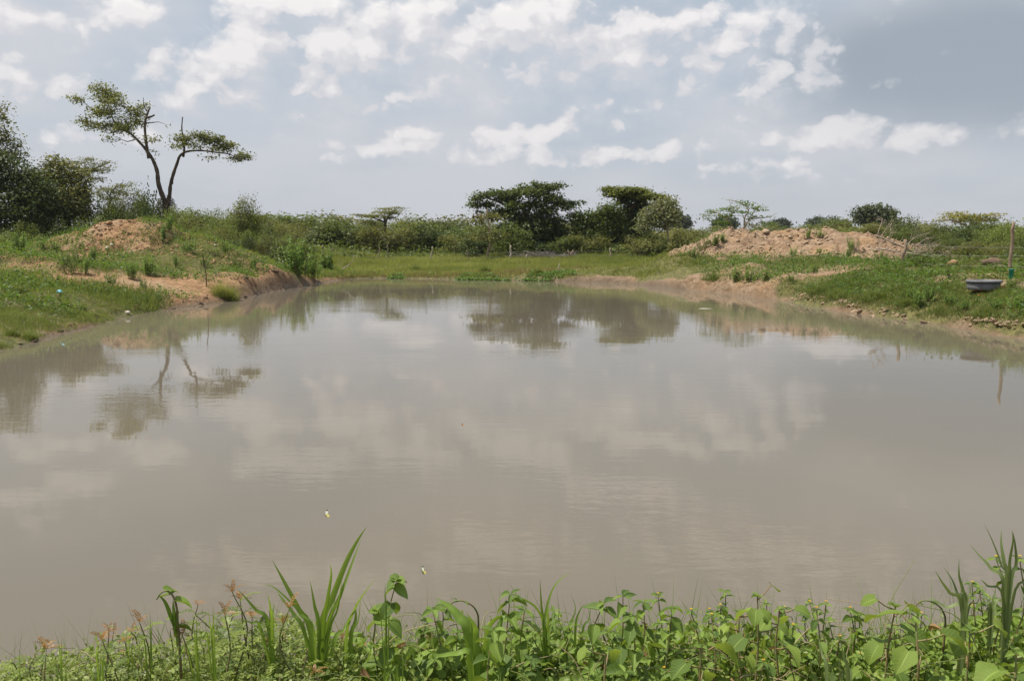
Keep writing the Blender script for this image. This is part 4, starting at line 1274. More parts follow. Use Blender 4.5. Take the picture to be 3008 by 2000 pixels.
M_STEM = simple('green_stem', (0.16, 0.19, 0.06), 0.7, (0.12, 0.10, 0.05))
WEEDS = [weed_proto(401 + k, mat=(M_BRIGHT, M_BRIGHT, M_MID, M_BRIGHT)[k]) for k in range(4)]


def weed(p, h, label, r, wide=1.0, group=None, name='leafy_weed', k=None):
    me = WEEDS[r.integers(4) if k is None else k]
    o = empty(name, p)
    o.rotation_euler = (r.normal() * .06, r.normal() * .06, r.uniform(0, 6.28))
    h *= 1.25
    o.scale = (h * wide, h * wide, h)
    add('leaves', me[0], o); add('stem', me[1], o)
    tag(o, label, 'weed', group)
    return o


def bank_weeds():
    r = np.random.default_rng(500)
    spots = [(880, 955, 75, 'leafy weed halfway up the sunny face of the orange heap'), (1025, 1005, 75, 'single leafy weed right of the middle of the orange heap'), (910, 875, 70, 'bright leafy weed on the heap crest right under the forked trunk'),
             (500, 1060, 85, 'broad leafy weed at the left foot of the orange heap'), (440, 1065, 85, 'leafy weed next to the broad one at the left foot of the heap'), (365, 1075, 75, 'third weed in the row at the left foot of the heap'), (240, 1000, 55, 'small weed on bare soil left of the heap'),
             (310, 995, 60, 'small weed on bare soil closest to the heap'), (120, 1005, 95, 'tall leafy weed on bare soil near the left edge'), (90, 905, 100, 'big weed in front of the dark tree, left one'), (160, 900, 90, 'big weed in front of the dark tree, middle one'), (240, 915, 110, 'big weed in front of the dark tree, right one'),
             (30, 900, 70, 'weed at the very left edge below the dark tree'), (800, 1130, 95, 'leafy weed below the heap, in the middle of the bare bank'), (730, 1150, 80, 'leafy weed just left of the middle of the bare bank'), (590, 1180, 60, 'small weed standing alone on the lower bare bank'),
             (1230, 1005, 65, 'dark small weed on the right shoulder of the heap'), (1310, 955, 110, 'tall dark weed on the right shoulder of the heap'), (1400, 985, 90, 'weed right of the tall dark weed'), (1470, 1030, 90, 'weed in the green belt above the earth cut, left one'), (1540, 1030, 100, 'weed in the green belt above the earth cut, middle one'),
             (1290, 1090, 75, 'weed above the tussock by the water'), (1370, 1090, 70, 'weed above the earth cut'), (780, 1205, 60, 'blue-green small weed by the lower bank edge'), (960, 1085, 60, 'weed low on the right part of the heap'), (1100, 905, 75, 'weed on the skyline right of the forked trunk, first'),
             (1180, 880, 85, 'weed on the skyline right of the forked trunk, second'), (1060, 905, 60, 'weed on the skyline right beside the forked trunk'), (1140, 890, 95, 'weed behind the skyline right of the forked trunk'), (380, 1120, 70, 'low weed in the strip left of the heap foot'), (460, 1120, 75, 'low weed under the broad weed at the heap foot'),
             (1440, 1010, 70, 'weed behind the green belt'), (1210, 930, 60, 'weed on the right slope under the skyline'), (1110, 1080, 50, 'weed near the dead stick')]
    for px, py, hp, lab in spots:
        q = z1([(px, py)])[0]
        p = hit(q[0], q[1], 10)
        weed(p, hp * 0.542 * p.y / FPX, lab, r, wide=r.uniform(.7, 1.0))
    for px, py, hp, w, lab in [(1600, 1120, 170, .75, 'tall bright green bushy weed hanging over the water at the earth cut'), (1630, 1150, 160, .7, 'bright green bushy weed lowest over the water at the earth cut'), (1560, 1090, 150, .8, 'bushy weed left behind the tall bright one at the earth cut'), (1690, 1140, 110, .9, 'low bushy weed right of the bright ones at the earth cut'),
                               (1790, 1110, 110, .8, 'dark bushy weed at the far end of the left bank'), (1740, 1100, 90, .9, 'bushy weed between the bright one and the far end of the left bank')]:
        q = z1([(px, py)])[0]
        p = hit(q[0], q[1], 10)
        weed(p, hp * 0.542 * p.y / FPX, lab, r, wide=w)
    for px, py, hp, lab in [(1280, 395, 70, 'dark leafy weed on the right crest of the pale heap'), (1250, 440, 50, 'small weed below the crest of the pale heap'), (915, 430, 45, 'small weed in the middle of the pale heap face'), (1085, 420, 35, 'tiny weed left of the dark one on the pale heap'), (1000, 330, 45, 'weed on the crest of the pale heap, left one'),
                            (1080, 320, 50, 'weed on the crest of the pale heap, middle one'), (1500, 500, 60, 'weed at the right foot of the pale heap'), (1460, 450, 55, 'weed on the right slope of the pale heap'), (1580, 480, 55, 'weed left of the shorter fence post'), (1650, 460, 80, 'weed right behind the shorter fence post'), (1700, 490, 70, 'weed between the shorter post and the soil clods'),
                            (905, 590, 40, 'small dark weed above the earth slip'), (1040, 540, 50, 'low weed under the pale heap'), (1340, 555, 40, 'low weed below the right end of the pale heap'), (550, 600, 90, 'lush weed on the bank below the pale heap, left one'), (640, 590, 80, 'lush weed on the bank below the pale heap, middle one'), (740, 590, 70, 'lush weed on the bank below the pale heap, right one'),
                            (1710, 760, 90, 'lush weed by the right waterline'), (1780, 720, 80, 'lush weed behind the right waterline'), (1890, 740, 80, 'lush weed right of the middle of the right waterline'), (1980, 770, 80, 'lush weed below the grey basin'), (1650, 700, 70, 'lush weed left of the basin in the bank grass'), (2290, 640, 70, 'small weed right of the grey basin'),
                            (1890, 560, 70, 'weed above the grey basin in the grass'), (2330, 760, 90, 'lush weed at the right edge of the picture'), (2200, 770, 70, 'low weed in front of the bare patch under the basin'), (360, 400, 70, 'dark weed on the left slope of the pale heap, upper'), (430, 370, 60, 'dark weed on the left slope of the pale heap, top'), (290, 440, 60, 'dark weed on the left slope of the pale heap, lower'), (470, 350, 50, 'weed at the left end of the pale heap crest')]:
        q = z4([(px, py)])[0]
        p = hit(q[0], q[1], 10)
        weed(p, hp * 0.4697 * p.y / FPX, lab, r, wide=r.uniform(.8, 1.2))


bank_weeds()


# grass tussocks one can tell apart
def tussock(p, h, rad, label, r, mat=None, n=520, w=0.012, lean=.5):
    mb = MB()
    a = r.uniform(0, 2 * np.pi, n); q = r.random(n) ** .7
    lobe = 1 + .35 * np.sin(a * 2 + r.uniform(0, 6)) + .2 * np.sin(a * 5)
    pos = np.stack([np.cos(a) * q * rad * .75 * lobe, np.sin(a) * q * rad * .75 * lobe, np.full(n, -.04)], 1)
    hh = h * (1.15 - .65 * q ** 1.5) * r.uniform(.45, 1.15, n)
    # blades fan outwards from the middle
    st = np.random.default_rng(int(r.integers(1e6)))
    for k in range(4):
        sel = np.arange(n) % 4 == k
        blades(mb, pos[sel], hh[sel], w, r.uniform(.15, lean * 2.2, sel.sum()), .5 + r.normal(0, .22, sel.sum()), st, 3)
    o = add('grass_tussock', mb.mesh('grass_tussock', mat or M_GRASS2), None, p)
    tag(o, label, 'grass')


def tussocks():
    r = np.random.default_rng(600)
    for px, py, hp, wd, lab, m in [(690, 1270, 90, 80, 'dense green grass tussock on the left bank edge', M_GRASS2), (1190, 1240, 110, 60, 'yellow-green grass tussock behind the dead stick by the water', M_GRASS), (1250, 1265, 130, 45, 'dry-skirted grass tussock right of the dead stick, over the water', M_GRASS),
                                   (450, 1320, 45, 14, 'small blue-green tuft on the pale sand, right one', M_GRASS2), (365, 1295, 45, 14, 'small blue-green tuft on the pale sand, left one', M_GRASS2), (90, 1220, 80, 90, 'dark lush grass clump at the left edge of the bank', M_GRASS2), (200, 1200, 70, 70, 'lush grass clump next to the blue scrap', M_GRASS2),
                                   (160, 1470, 60, 60, 'bright grass clump at the near left waterline', M_GRASS2), (60, 1450, 50, 50, 'bright grass clump at the left edge by the water', M_GRASS2)]:
        q = z1([(px, py)])[0]
        p = hit(q[0], q[1], 8)
        s = .542 * p.y / FPX
        tussock(p, hp * s, wd * s, lab, r, m)
    for px, py, hp, wd, lab in [(1540, 885, 90, 60, 'dark tussock in the meadow near the far shore'), (1140, 820, 50, 60, 'low tussock at the left end of the meadow')]:
        q = z2([(px, py)])[0]; p = hit(q[0], q[1], 20); s = .339 * p.y / FPX
        tussock(p, hp * s, wd * s, lab, r, M_GRASS2, 420, 0.03)
    for px, py, hp, wd, lab in [(370, 890, 80, 60, 'tussock in the meadow below the pale-trunked tree'), (830, 900, 80, 50, 'tussock in the meadow left of the white stick')]:
        q = z3([(px, py)])[0]; p = hit(q[0], q[1], 20); s = .339 * p.y / FPX
        tussock(p, hp * s, wd * s, lab, r, M_GRASS2, 420, 0.03)
    for px, py, hp, wd, lab in [(1200, 690, 80, 110, 'tall lush grass clump on the right bank near the earth slip'), (1080, 660, 60, 70, 'lush grass clump at the left end of the right bank grass'), (1420, 700, 80, 110, 'lush grass clump in the middle of the right bank'), (1620, 740, 70, 90, 'grass clump by the pale clods in the middle of the right shore'), (420, 580, 60, 90, 'grass clump on the bank below the left end of the pale heap'), (2120, 800, 70, 100, 'grass clump above the pale clods near the right edge')]:
        q = z4([(px, py)])[0]; p = hit(q[0], q[1], 12); s = .4697 * p.y / FPX
        tussock(p, hp * s, wd * s, lab, r, M_GRASS2, 700, 0.014)


tussocks()


# ------------------------------------------------------------------ clods and stones
def rock_mesh(seed, mat, sub=2):
    r = np.random.default_rng(seed)
    t = (1 + 5 ** .5) / 2
    v = norm(np.array([(-1, t, 0), (1, t, 0), (-1, -t, 0), (1, -t, 0), (0, -1, t), (0, 1, t), (0, -1, -t), (0, 1, -t), (t, 0, -1), (t, 0, 1), (-t, 0, -1), (-t, 0, 1)], float))
    f = np.array([(0, 11, 5), (0, 5, 1), (0, 1, 7), (0, 7, 10), (0, 10, 11), (1, 5, 9), (5, 11, 4), (11, 10, 2), (10, 7, 6), (7, 1, 8), (3, 9, 4), (3, 4, 2), (3, 2, 6), (3, 6, 8), (3, 8, 9), (4, 9, 5), (2, 4, 11), (6, 2, 10), (8, 6, 7), (9, 8, 1)])
    for _ in range(sub - 1):
        nv, nf, cache = list(v), [], {}
        def mid(a, b):
            k = (min(a, b), max(a, b))
            if k not in cache:
                cache[k] = len(nv); nv.append(norm((v[a] + v[b]) / 2))
            return cache[k]
        for a, b, c in f:
            ab, bc, ca = mid(a, b), mid(b, c), mid(c, a)
            nf += [(a, ab, ca), (b, bc, ab), (c, ca, bc), (ab, bc, ca)]
        v, f = np.array(nv), np.array(nf)
    for k in range(7):
        d = norm(r.normal(size=3)); h = r.uniform(.45, .85)
        over = np.maximum(v @ d - h, 0)
        v = v - over[:, None] * d * .9
    v = v * np.array([1, r.uniform(.7, .95), r.uniform(.55, .75)]) * (1 + r.normal(0, .03, (len(v), 1)))
    return mesh_np('rock', v, [f], mat)


M_CLOD = simple('pale_clod', (0.41, 0.305, 0.21), 0.95, (0.30, 0.22, 0.14), 9.0, 0.02, 0.1)
M_CLOD2 = simple('orange_clod', (0.44, 0.29, 0.165), 0.95, (0.30, 0.18, 0.095), 9.0, 0.02, 0.1)
M_MUD = simple('dark_clod', (0.20, 0.14, 0.095), 0.9, (0.11, 0.075, 0.05), 9.0, 0.02, 0.15)
M_WHITE = simple('whitish_stone', (0.72, 0.66, 0.57), 0.9, (0.55, 0.48, 0.39), 7.0, 0.02, 0.2)


def clods():
    r = np.random.default_rng(700)
    rocks = [rock_mesh(701 + k, M_CLOD) for k in range(5)]
    # along the right waterline
    pts = np.array([SHORE[k] for k in range(18, 24)] + [(14.25, 18.6)])
    seg = np.linalg.norm(np.diff(pts, axis=0), axis=1); cum = np.concatenate([[0], np.cumsum(seg)])
    n = 190
    for k in range(n):
        t = cum[-1] * (k + r.uniform(0, 1)) / n
        if fbm(np.array([t]), np.array([0.0]), 1.6, 2, 77)[0] < 0.36: continue
        x, y = np.interp(t, cum, pts[:, 0]), np.interp(t, cum, pts[:, 1])
        x += r.uniform(0.02, 0.26)
        s = .04 + .09 * r.random() ** 2.0
        o = add('shore_clod', rocks[r.integers(5)], None, (x, y, max(gz(x, y), 0) - s * .05), (r.uniform(-.5, .5), r.uniform(-.5, .5), r.uniform(0, 6.28)), (s * r.uniform(.8, 1.7), s * r.uniform(.7, 1.3), s * r.uniform(.55, 1.0)))
        tag(o, 'pale crumbly clod in the row of clods along the right waterline', 'clod', 'pale clods along the right waterline')
    for px, py, s, mt, lab in [(742, 287, .30, M_CLOD, 'big flat clod on the crest of the pale heap'), (900, 322, .22, M_CLOD, 'clod on the pale heap right below the crest'), (1700, 553, .12, M_WHITE, 'white stone in the grass left of the grey basin'), (890, 278, .22, M_CLOD, 'clod on the skyline of the pale heap'),
                               (2190, 490, .45, M_MUD, 'big dark brown clod left of the tall fence post'), (2230, 500, .4, M_MUD, 'dark brown clod right behind the tall fence post'), (2200, 515, .3, M_MUD, 'lower dark clod under the big brown clod'), (1910, 485, .24, M_CLOD2, 'reddish clod between the fence posts'), (2130, 490, .3, M_MUD, 'leftmost of the dark brown clods by the tall post')]:
        q = z4([(px, py)])[0]; p = hit(q[0], q[1], 12)
        o = add('clod', rock_mesh(int(px), mt), None, p + Vector((0, 0, s * .25)), (0, 0, px), s)
        tag(o, lab, 'clod')
    for px, py, s, mt, lab in [(580, 985, .17, M_WHITE, 'whitish stone in the face of the orange heap'), (605, 968, .12, M_WHITE, 'small whitish stone by the bigger one in the orange heap'), (590, 850, .22, M_CLOD2, 'clod on the crest of the orange heap'), (1170, 965, .12, M_WHITE, 'pale stone on the right shoulder of the orange heap'), (690, 1330, .11, M_WHITE, 'flat whitish stone on the left waterline sand')]:
        q = z1([(px, py)])[0]; p = hit(q[0], q[1], 12)
        o = add('stone', rock_mesh(int(px), mt), None, p + Vector((0, 0, s * .2)), (0, 0, px), s)
        tag(o, lab, 'stone')
    mud = [rock_mesh(751 + k, M_MUD) for k in range(4)]
    pts = SHORE[0:11]
    seg = np.linalg.norm(np.diff(pts, axis=0), axis=1); cum = np.concatenate([[0], np.cumsum(seg)])
    for k in range(90):
        t = cum[-1] * (k + r.uniform(0, 1)) / 90
        x, y = np.interp(t, cum, pts[:, 0]), np.interp(t, cum, pts[:, 1])
        x -= r.uniform(-.1, .7) ; s = .04 + .10 * r.random() ** 2
        zz = gz(x, y)
        if zz < -.04: continue
        o = add('mud_clod', mud[r.integers(4)], None, (x, y, zz - s * .1), (r.uniform(-.4, .4), r.uniform(-.4, .4), r.uniform(0, 6.28)), (s * r.uniform(.9, 1.8), s * r.uniform(.8, 1.4), s * r.uniform(.5, .9)))
        tag(o, 'dark lump of mud along the left waterline', 'clod', 'mud lumps along the left waterline')
    # loose crumbs on the heaps: too many to count
    for lst, mat, hp in ((LEFT_HEAP, M_CLOD2, HEAPS[0]), (RIGHT_HEAP, M_CLOD, HEAPS[1])):
        me = rock_mesh(731, mat, 1)
        tv = np.zeros(len(me.vertices) * 3, np.float32); me.vertices.foreach_get('co', tv); tv = tv.reshape(-1, 3)
        tt = np.array([p.vertices[:] for p in me.polygons])
        bpy.data.meshes.remove(me)
        cx = [h[0] for h in lst]; cyy = [h[1] for h in lst]
        x, y, d, z = scatter(12000, (min(cx) - 5, max(cx) + 5, min(cyy) - 6, max(cyy) + 4), r, lambda x, y, d: (d > 0.3) & (humps(lst, x, y) > 0.25) & (fbm(x, y, 1.6, 3, 90) > 0.42))
        n = len(x)
        mb = MB()
        s = 0.025 + 0.12 * r.random(n) ** 3.6
        leaves(mb, np.stack([x, y, z + s * .3], 1), norm(r.normal(size=(n, 3)) * .4 + np.array([0, 0, 1.0])), s, r.uniform(0, 1, n), r, tv + np.array([0, .5, 0]), tt)
        o = add('loose_clods', mb.mesh('loose_clods', mat), hp)
        tag(o, kind='stuff')


clods()


# ------------------------------------------------------------------ fence
def post(px, top_py, base_py, Y, rad, label, r, lean_px=0, group=None, mat=None, name='fence_post'):
    t = at_y(px + lean_px, top_py, Y); b = at_y(px, base_py, Y)
    g = gz(b.x, Y)
    mb = MB()
    pts = [(b.x, Y, g - .3)]
    L = t.z - g
    n = 7
    for k in range(n + 1):
        f = k / n
        pts.append((b.x + (t.x - b.x) * f + r.normal() * rad * .35, Y + r.normal() * rad * .3, g + L * f))
    rr = np.linspace(rad * 1.12, rad * .85, len(pts)) * (1 + r.normal(0, .06, len(pts)))
    tube(mb, pts, rr, 8)
    o = add(name, mb.mesh(name, mat or M_POST, True, (b.x, Y, g)), None, (b.x, Y, g))
    tag(o, label, 'post', group)
    return (b.x, Y, g, L), (t.x, Y, t.z)


M_WIRE = simple('wire', (0.42, 0.42, 0.40), 0.45, (0.30, 0.29, 0.27), 20.0, 0, 0.6)


def wire(a, b, label, r, sag=.06, rad=.003, barb=True, dist=.22):
    a, b = np.array(a), np.array(b)
    mb = MB()
    n = 14
    pts = [a + (b - a) * t - np.array([0, 0, sag * 4 * t * (1 - t)]) for t in np.linspace(0, 1, n)]
    tube(mb, pts, rad, 4, cap=False)
    if barb:
        L = np.linalg.norm(b - a)
        for t in np.arange(dist, L, dist) / L:
            p = a + (b - a) * t - np.array([0, 0, sag * 4 * t * (1 - t)])
            d = norm(r.normal(size=3)) * .022
            tube(mb, [p - d, p, p + d], rad * .7, 3, cap=False)
    o = add('fence_wire', mb.mesh('fence_wire', M_WIRE), None)
    tag(o, label, 'wire')


def fence():
    r = np.random.default_rng(800)
    p1, t1 = post(2652, 704, 788, 33.0, .075, 'short grey fence post by the right end of the pale heap', r, 9)
    p2, t2 = post(2966, 652, 792, 27.0, .055, 'tall thin crooked fence post near the right edge', r, 12)
    x3, y3 = 18.3, 20.5
    mb = MB(); g3 = gz(x3, y3)
    p0 = (16.4, 40.0, gz(16.4, 40.0), 1.2)
    for k, (nm, fr) in enumerate((('top', .86), ('middle', .55), ('lowest', .25))):
        a = (p1[0], 33.0 - .08, p1[2] + p1[3] * min(1, fr)); h2 = {0: 1.0, 1: .72, 2: .36}[k]
        b = (p2[0] + .02, 27.0 - .07, p2[2] + h2)
        wire(a, b, f'{nm} strand of barbed wire between the short and the tall fence post', r)
        wire(b, (x3, y3, g3 + h2), f'{nm} strand of barbed wire running on right of the tall post', r)
    # far fence at the meadow's end
    far = [(947, 722, 750, 'dark stub post at the left end of the meadow fence', .11), (977, 725, 748, 'thin post beside the dark stub at the left end of the meadow fence', .05), (1113, 727, 743, 'short bent post left of the acacia in the meadow fence', .06),
           (1138, 717, 751, 'thin tall post under the acacia in the meadow fence', .05), (1265, 724, 753, 'leaning pale post midway along the left half of the meadow fence', .08), (1378, 735, 753, 'bent dark post left of the pale-trunked tree', .06),
           (1500, 722, 761, 'stout pale post right of the pale-trunked tree', .11), (1547, 750, 764, 'stubby pale post in front of the grey brushwood', .09), (1620, 753, 766, 'short leaning post at the right end of the brushwood', .08),
           (1793, 729, 763, 'pale post in front of the broad mid-green tree', .09), (1901, 750, 777, 'thin leaning stick post at the right end of the meadow fence', .05)]
    pts = []
    for px, t, b, lab, rad in far:
        Y = 67.0 + (px - 947) * 0.0006
        rad *= .75
        q, tt = post(px, t, b, Y, rad, lab, r, {1265: 5, 1378: -7, 1620: 6, 1901: 6, 1113: 2}.get(px, 0), None, M_DEAD if px in (1265, 1500, 1547, 1620, 1793) else M_POST)
        pts.append((q[0], Y, q[2], tt[2]))
    # the two-armed post
    mb = MB(); Y = 67.2
    A = lambda px, py: tuple(at_y(px, py, Y))
    bx = at_y(1674, 768, Y); g = gz(bx.x, Y)
    tube(mb, [(bx.x, Y, g - .2), A(1674, 758), A(1675, 750), A(1684, 735)], [.09, .08, .08, .06], 7)
    tube(mb, [A(1675, 752), A(1671, 745), A(1668, 735)], [.07, .06, .05], 7)
    tag(add('forked_post', mb.mesh('forked_post', M_POST, True, (bx.x, Y, g)), None, (bx.x, Y, g)), 'forked fence post with two short arms in the meadow', 'post')
    for k in range(len(pts) - 1):
        a, b = pts[k], pts[k + 1]
        for f, nm in ((.75, 'upper'), (.4, 'lower')):
            wire((a[0], a[1] - .1, a[2] + .9 * f), (b[0], b[1] - .1, b[2] + .9 * f), f'{nm} wire of the meadow fence, span {("one","two","three","four","five","six","seven","eight","nine","ten")[k]} from its left end', r, .05, .004, False)
    # white stick in the meadow and bent twig at its left corner
    p = hit(1640, 803, 20)
    mb = MB(); tube(mb, [(p.x, p.y, p.z - .1), (p.x + .02, p.y, p.z + .35), (p.x + .06, p.y, p.z + .62)], [.035, .03, .02], 6)
    tag(add('white_stick', mb.mesh('white_stick', M_DEAD, True, p), None, p), 'short whitish stick standing in the meadow close to the far shore', 'stick')
    Y = 50.5
    A = lambda px, py: tuple(at_y(px, py, Y))
    pp = smooth_path([A(1004, 792), A(1018, 784), A(1030, 774), A(1037, 763), A(1040, 752)], 4)
    mb = MB(); tube(mb, pp, np.linspace(.04, .015, len(pp)), 6)
    tag(add('bent_twig', mb.mesh('bent_twig', M_DEAD, True), None), 'curved dry twig sticking up at the left corner of the far shore', 'stick')


fence()


def dead_wood():
    r = np.random.default_rng(900)
    z8 = lambda pts: z3(pts, 2600, 600, 0.1914)
    Y = 36.5
    root = empty('dead_branches', tuple(at_y(2680, 780, Y)))
    org = np.array(root.location)
    A = lambda p, dy=0: (at_y(p[0], p[1], Y + dy).x, Y + dy, at_y(p[0], p[1], Y + dy).z)
    limbs = [([(-160, 480), (0, 540), (140, 605), (290, 660), (400, 720)], .075, .05, 0), ([(-140, 680), (20, 700), (240, 740), (520, 770), (800, 830), (910, 900)], .07, .025, -.3), ([(330, 640), (430, 530), (550, 470)], .035, .012, .3), ([(440, 660), (620, 535), (690, 522)], .035, .012, .5),
             ([(500, 710), (600, 640), (700, 630)], .03, .01, .2), ([(560, 740), (690, 665), (800, 650)], .03, .01, -.2), ([(600, 760), (700, 745), (780, 730)], .025, .01, -.5), ([(-60, 500), (0, 400), (40, 330)], .035, .01, .2), ([(20, 545), (90, 450), (70, 340)], .035, .01, .6),
             ([(-120, 470), (-60, 300), (-40, 220)], .03, .01, .4), ([(380, 690), (450, 730), (520, 745)], .03, .02, -.4), ([(-100, 640), (0, 590), (290, 665)], .04, .03, .5), ([(790, 830), (930, 740), (1010, 720)], .02, .008, 0), ([(700, 800), (860, 770), (960, 800)], .02, .008, .3)]
    paths = []
    for pts, ra, rb, dy in limbs:
        mb = MB()
        pp = smooth_path([A(p, dy * k / 2) for k, p in enumerate(z8(pts))], 4)
        tube(mb, pp, np.linspace(ra, rb, len(pp)) * .55 * (1 + r.normal(0, .08, len(pp))), 6)
        add('branch', mb.mesh('branch', M_DEAD, True, org), root)
        paths.append(pp)
    mb = MB()
    for k in range(150):
        pp = paths[r.integers(len(paths))]; a = pp[r.integers(len(pp) // 3, len(pp))]
        d = norm(np.array([r.normal() + .5, r.normal() * .6, abs(r.normal()) * .7])) * r.uniform(.2, .7)
        tube(mb, [a, a + d * .5 + r.normal(size=3) * .04, a + d], [.009, .007, .003], 3, cap=False)
    add('twigs', mb.mesh('twigs', M_DEAD, False, org), root)
    tag(root, 'bleached dead branches lying behind the short fence post', 'branches')
    # grey brushwood pile in the meadow
    c = hit(1590, 758, 30); root = empty('brushwood_pile', tuple(c)); org = np.array(c)
    mb = MB()
    for k in range(420):
        u = r.uniform(-1, 1)
        x = u * 2.9
        hgt = .55 * (abs(math.cos(u * 2.6)) * .7 + .2)
        p = org + np.array([x, r.normal() * .5, r.uniform(0, hgt)])
        d = norm(np.array([r.normal(), r.normal() * .4, r.normal() * .28])) * r.uniform(.25, .7)
        tube(mb, [p - d, p + r.normal(size=3) * .05, p + d], [.012, .018, .008], 3, tint=r.random(), cap=False)
    add('twigs', mb.mesh('twigs', M_BRUSH, False, org), root)
    mb = MB()
    for k in range(9):
        p = org + np.array([r.uniform(-2.6, 2.6), r.normal() * .4, r.uniform(.15, .4)]); d = norm(np.array([1.0, r.normal() * .3, r.normal() * .25])) * r.uniform(.6, 1.2)
        tube(mb, [p - d, p, p + d], [.03, .035, .02], 5)
    add('branch', mb.mesh('branch', M_BRUSH, True, org), root)
    tag(root, 'low grey pile of cut brushwood in front of the spreading tree', 'brushwood')
    # dead stick standing in the mud of the left bank
    Y = hit(602, 842, 10).y
    A = lambda px, py: tuple(at_y(px, py, Y))
    q = z1([(1085, 1222), (1112, 1205), (1119, 1180), (1116, 1120), (1108, 1060), (1098, 1020), (1102, 1000)])
    pp = smooth_path([A(*p) for p in q], 5)
    mb = MB(); tube(mb, pp, np.linspace(.035, .014, len(pp)), 6)
    for k, d in ((12, (.12, 0, .08)), (18, (-.1, 0, .1)), (24, (.08, .05, .1))):
        if k < len(pp): tube(mb, [pp[k], pp[k] + np.array(d)], [.012, .005], 4)
    tag(add('dead_stick', mb.mesh('dead_stick', M_BARK, True), None), 'thin crooked dead stick standing at the edge of the left bank', 'stick')


M_BRUSH = foliage('brushwood', (0.12, 0.105, 0.085), (0.30, 0.27, 0.22), trans=0.02)
dead_wood()


# ------------------------------------------------------------------ basin, feeder, litter, butterflies
def lathe(mb, prof, n=32, c=(0, 0, 0), tint=.5):
    th = np.linspace(0, 2 * np.pi, n, endpoint=False)
    v = np.array([(rr * math.cos(t) + c[0], rr * math.sin(t) + c[1], z + c[2]) for rr, z in prof for t in th])
    m = len(prof)
    q = [(i * n + j, i * n + (j + 1) % n, (i + 1) * n + (j + 1) % n, (i + 1) * n + j) for i in range(m - 1) for j in range(n)]
    mb.put(v, quads=q, tint=tint)


def brick_mesh(mat):
    import bmesh
    bm = bmesh.new()
    bmesh.ops.create_cube(bm, size=1.0)
    for v in bm.verts: v.co = Vector((v.co.x * .24, v.co.y * .115, v.co.z * .08))
    bmesh.ops.bevel(bm, geom=bm.edges[:], offset=.006, segments=1, affect='EDGES')
    me = bpy.data.meshes.new('brick'); bm.to_mesh(me); bm.free(); me.materials.append(mat)
    return me


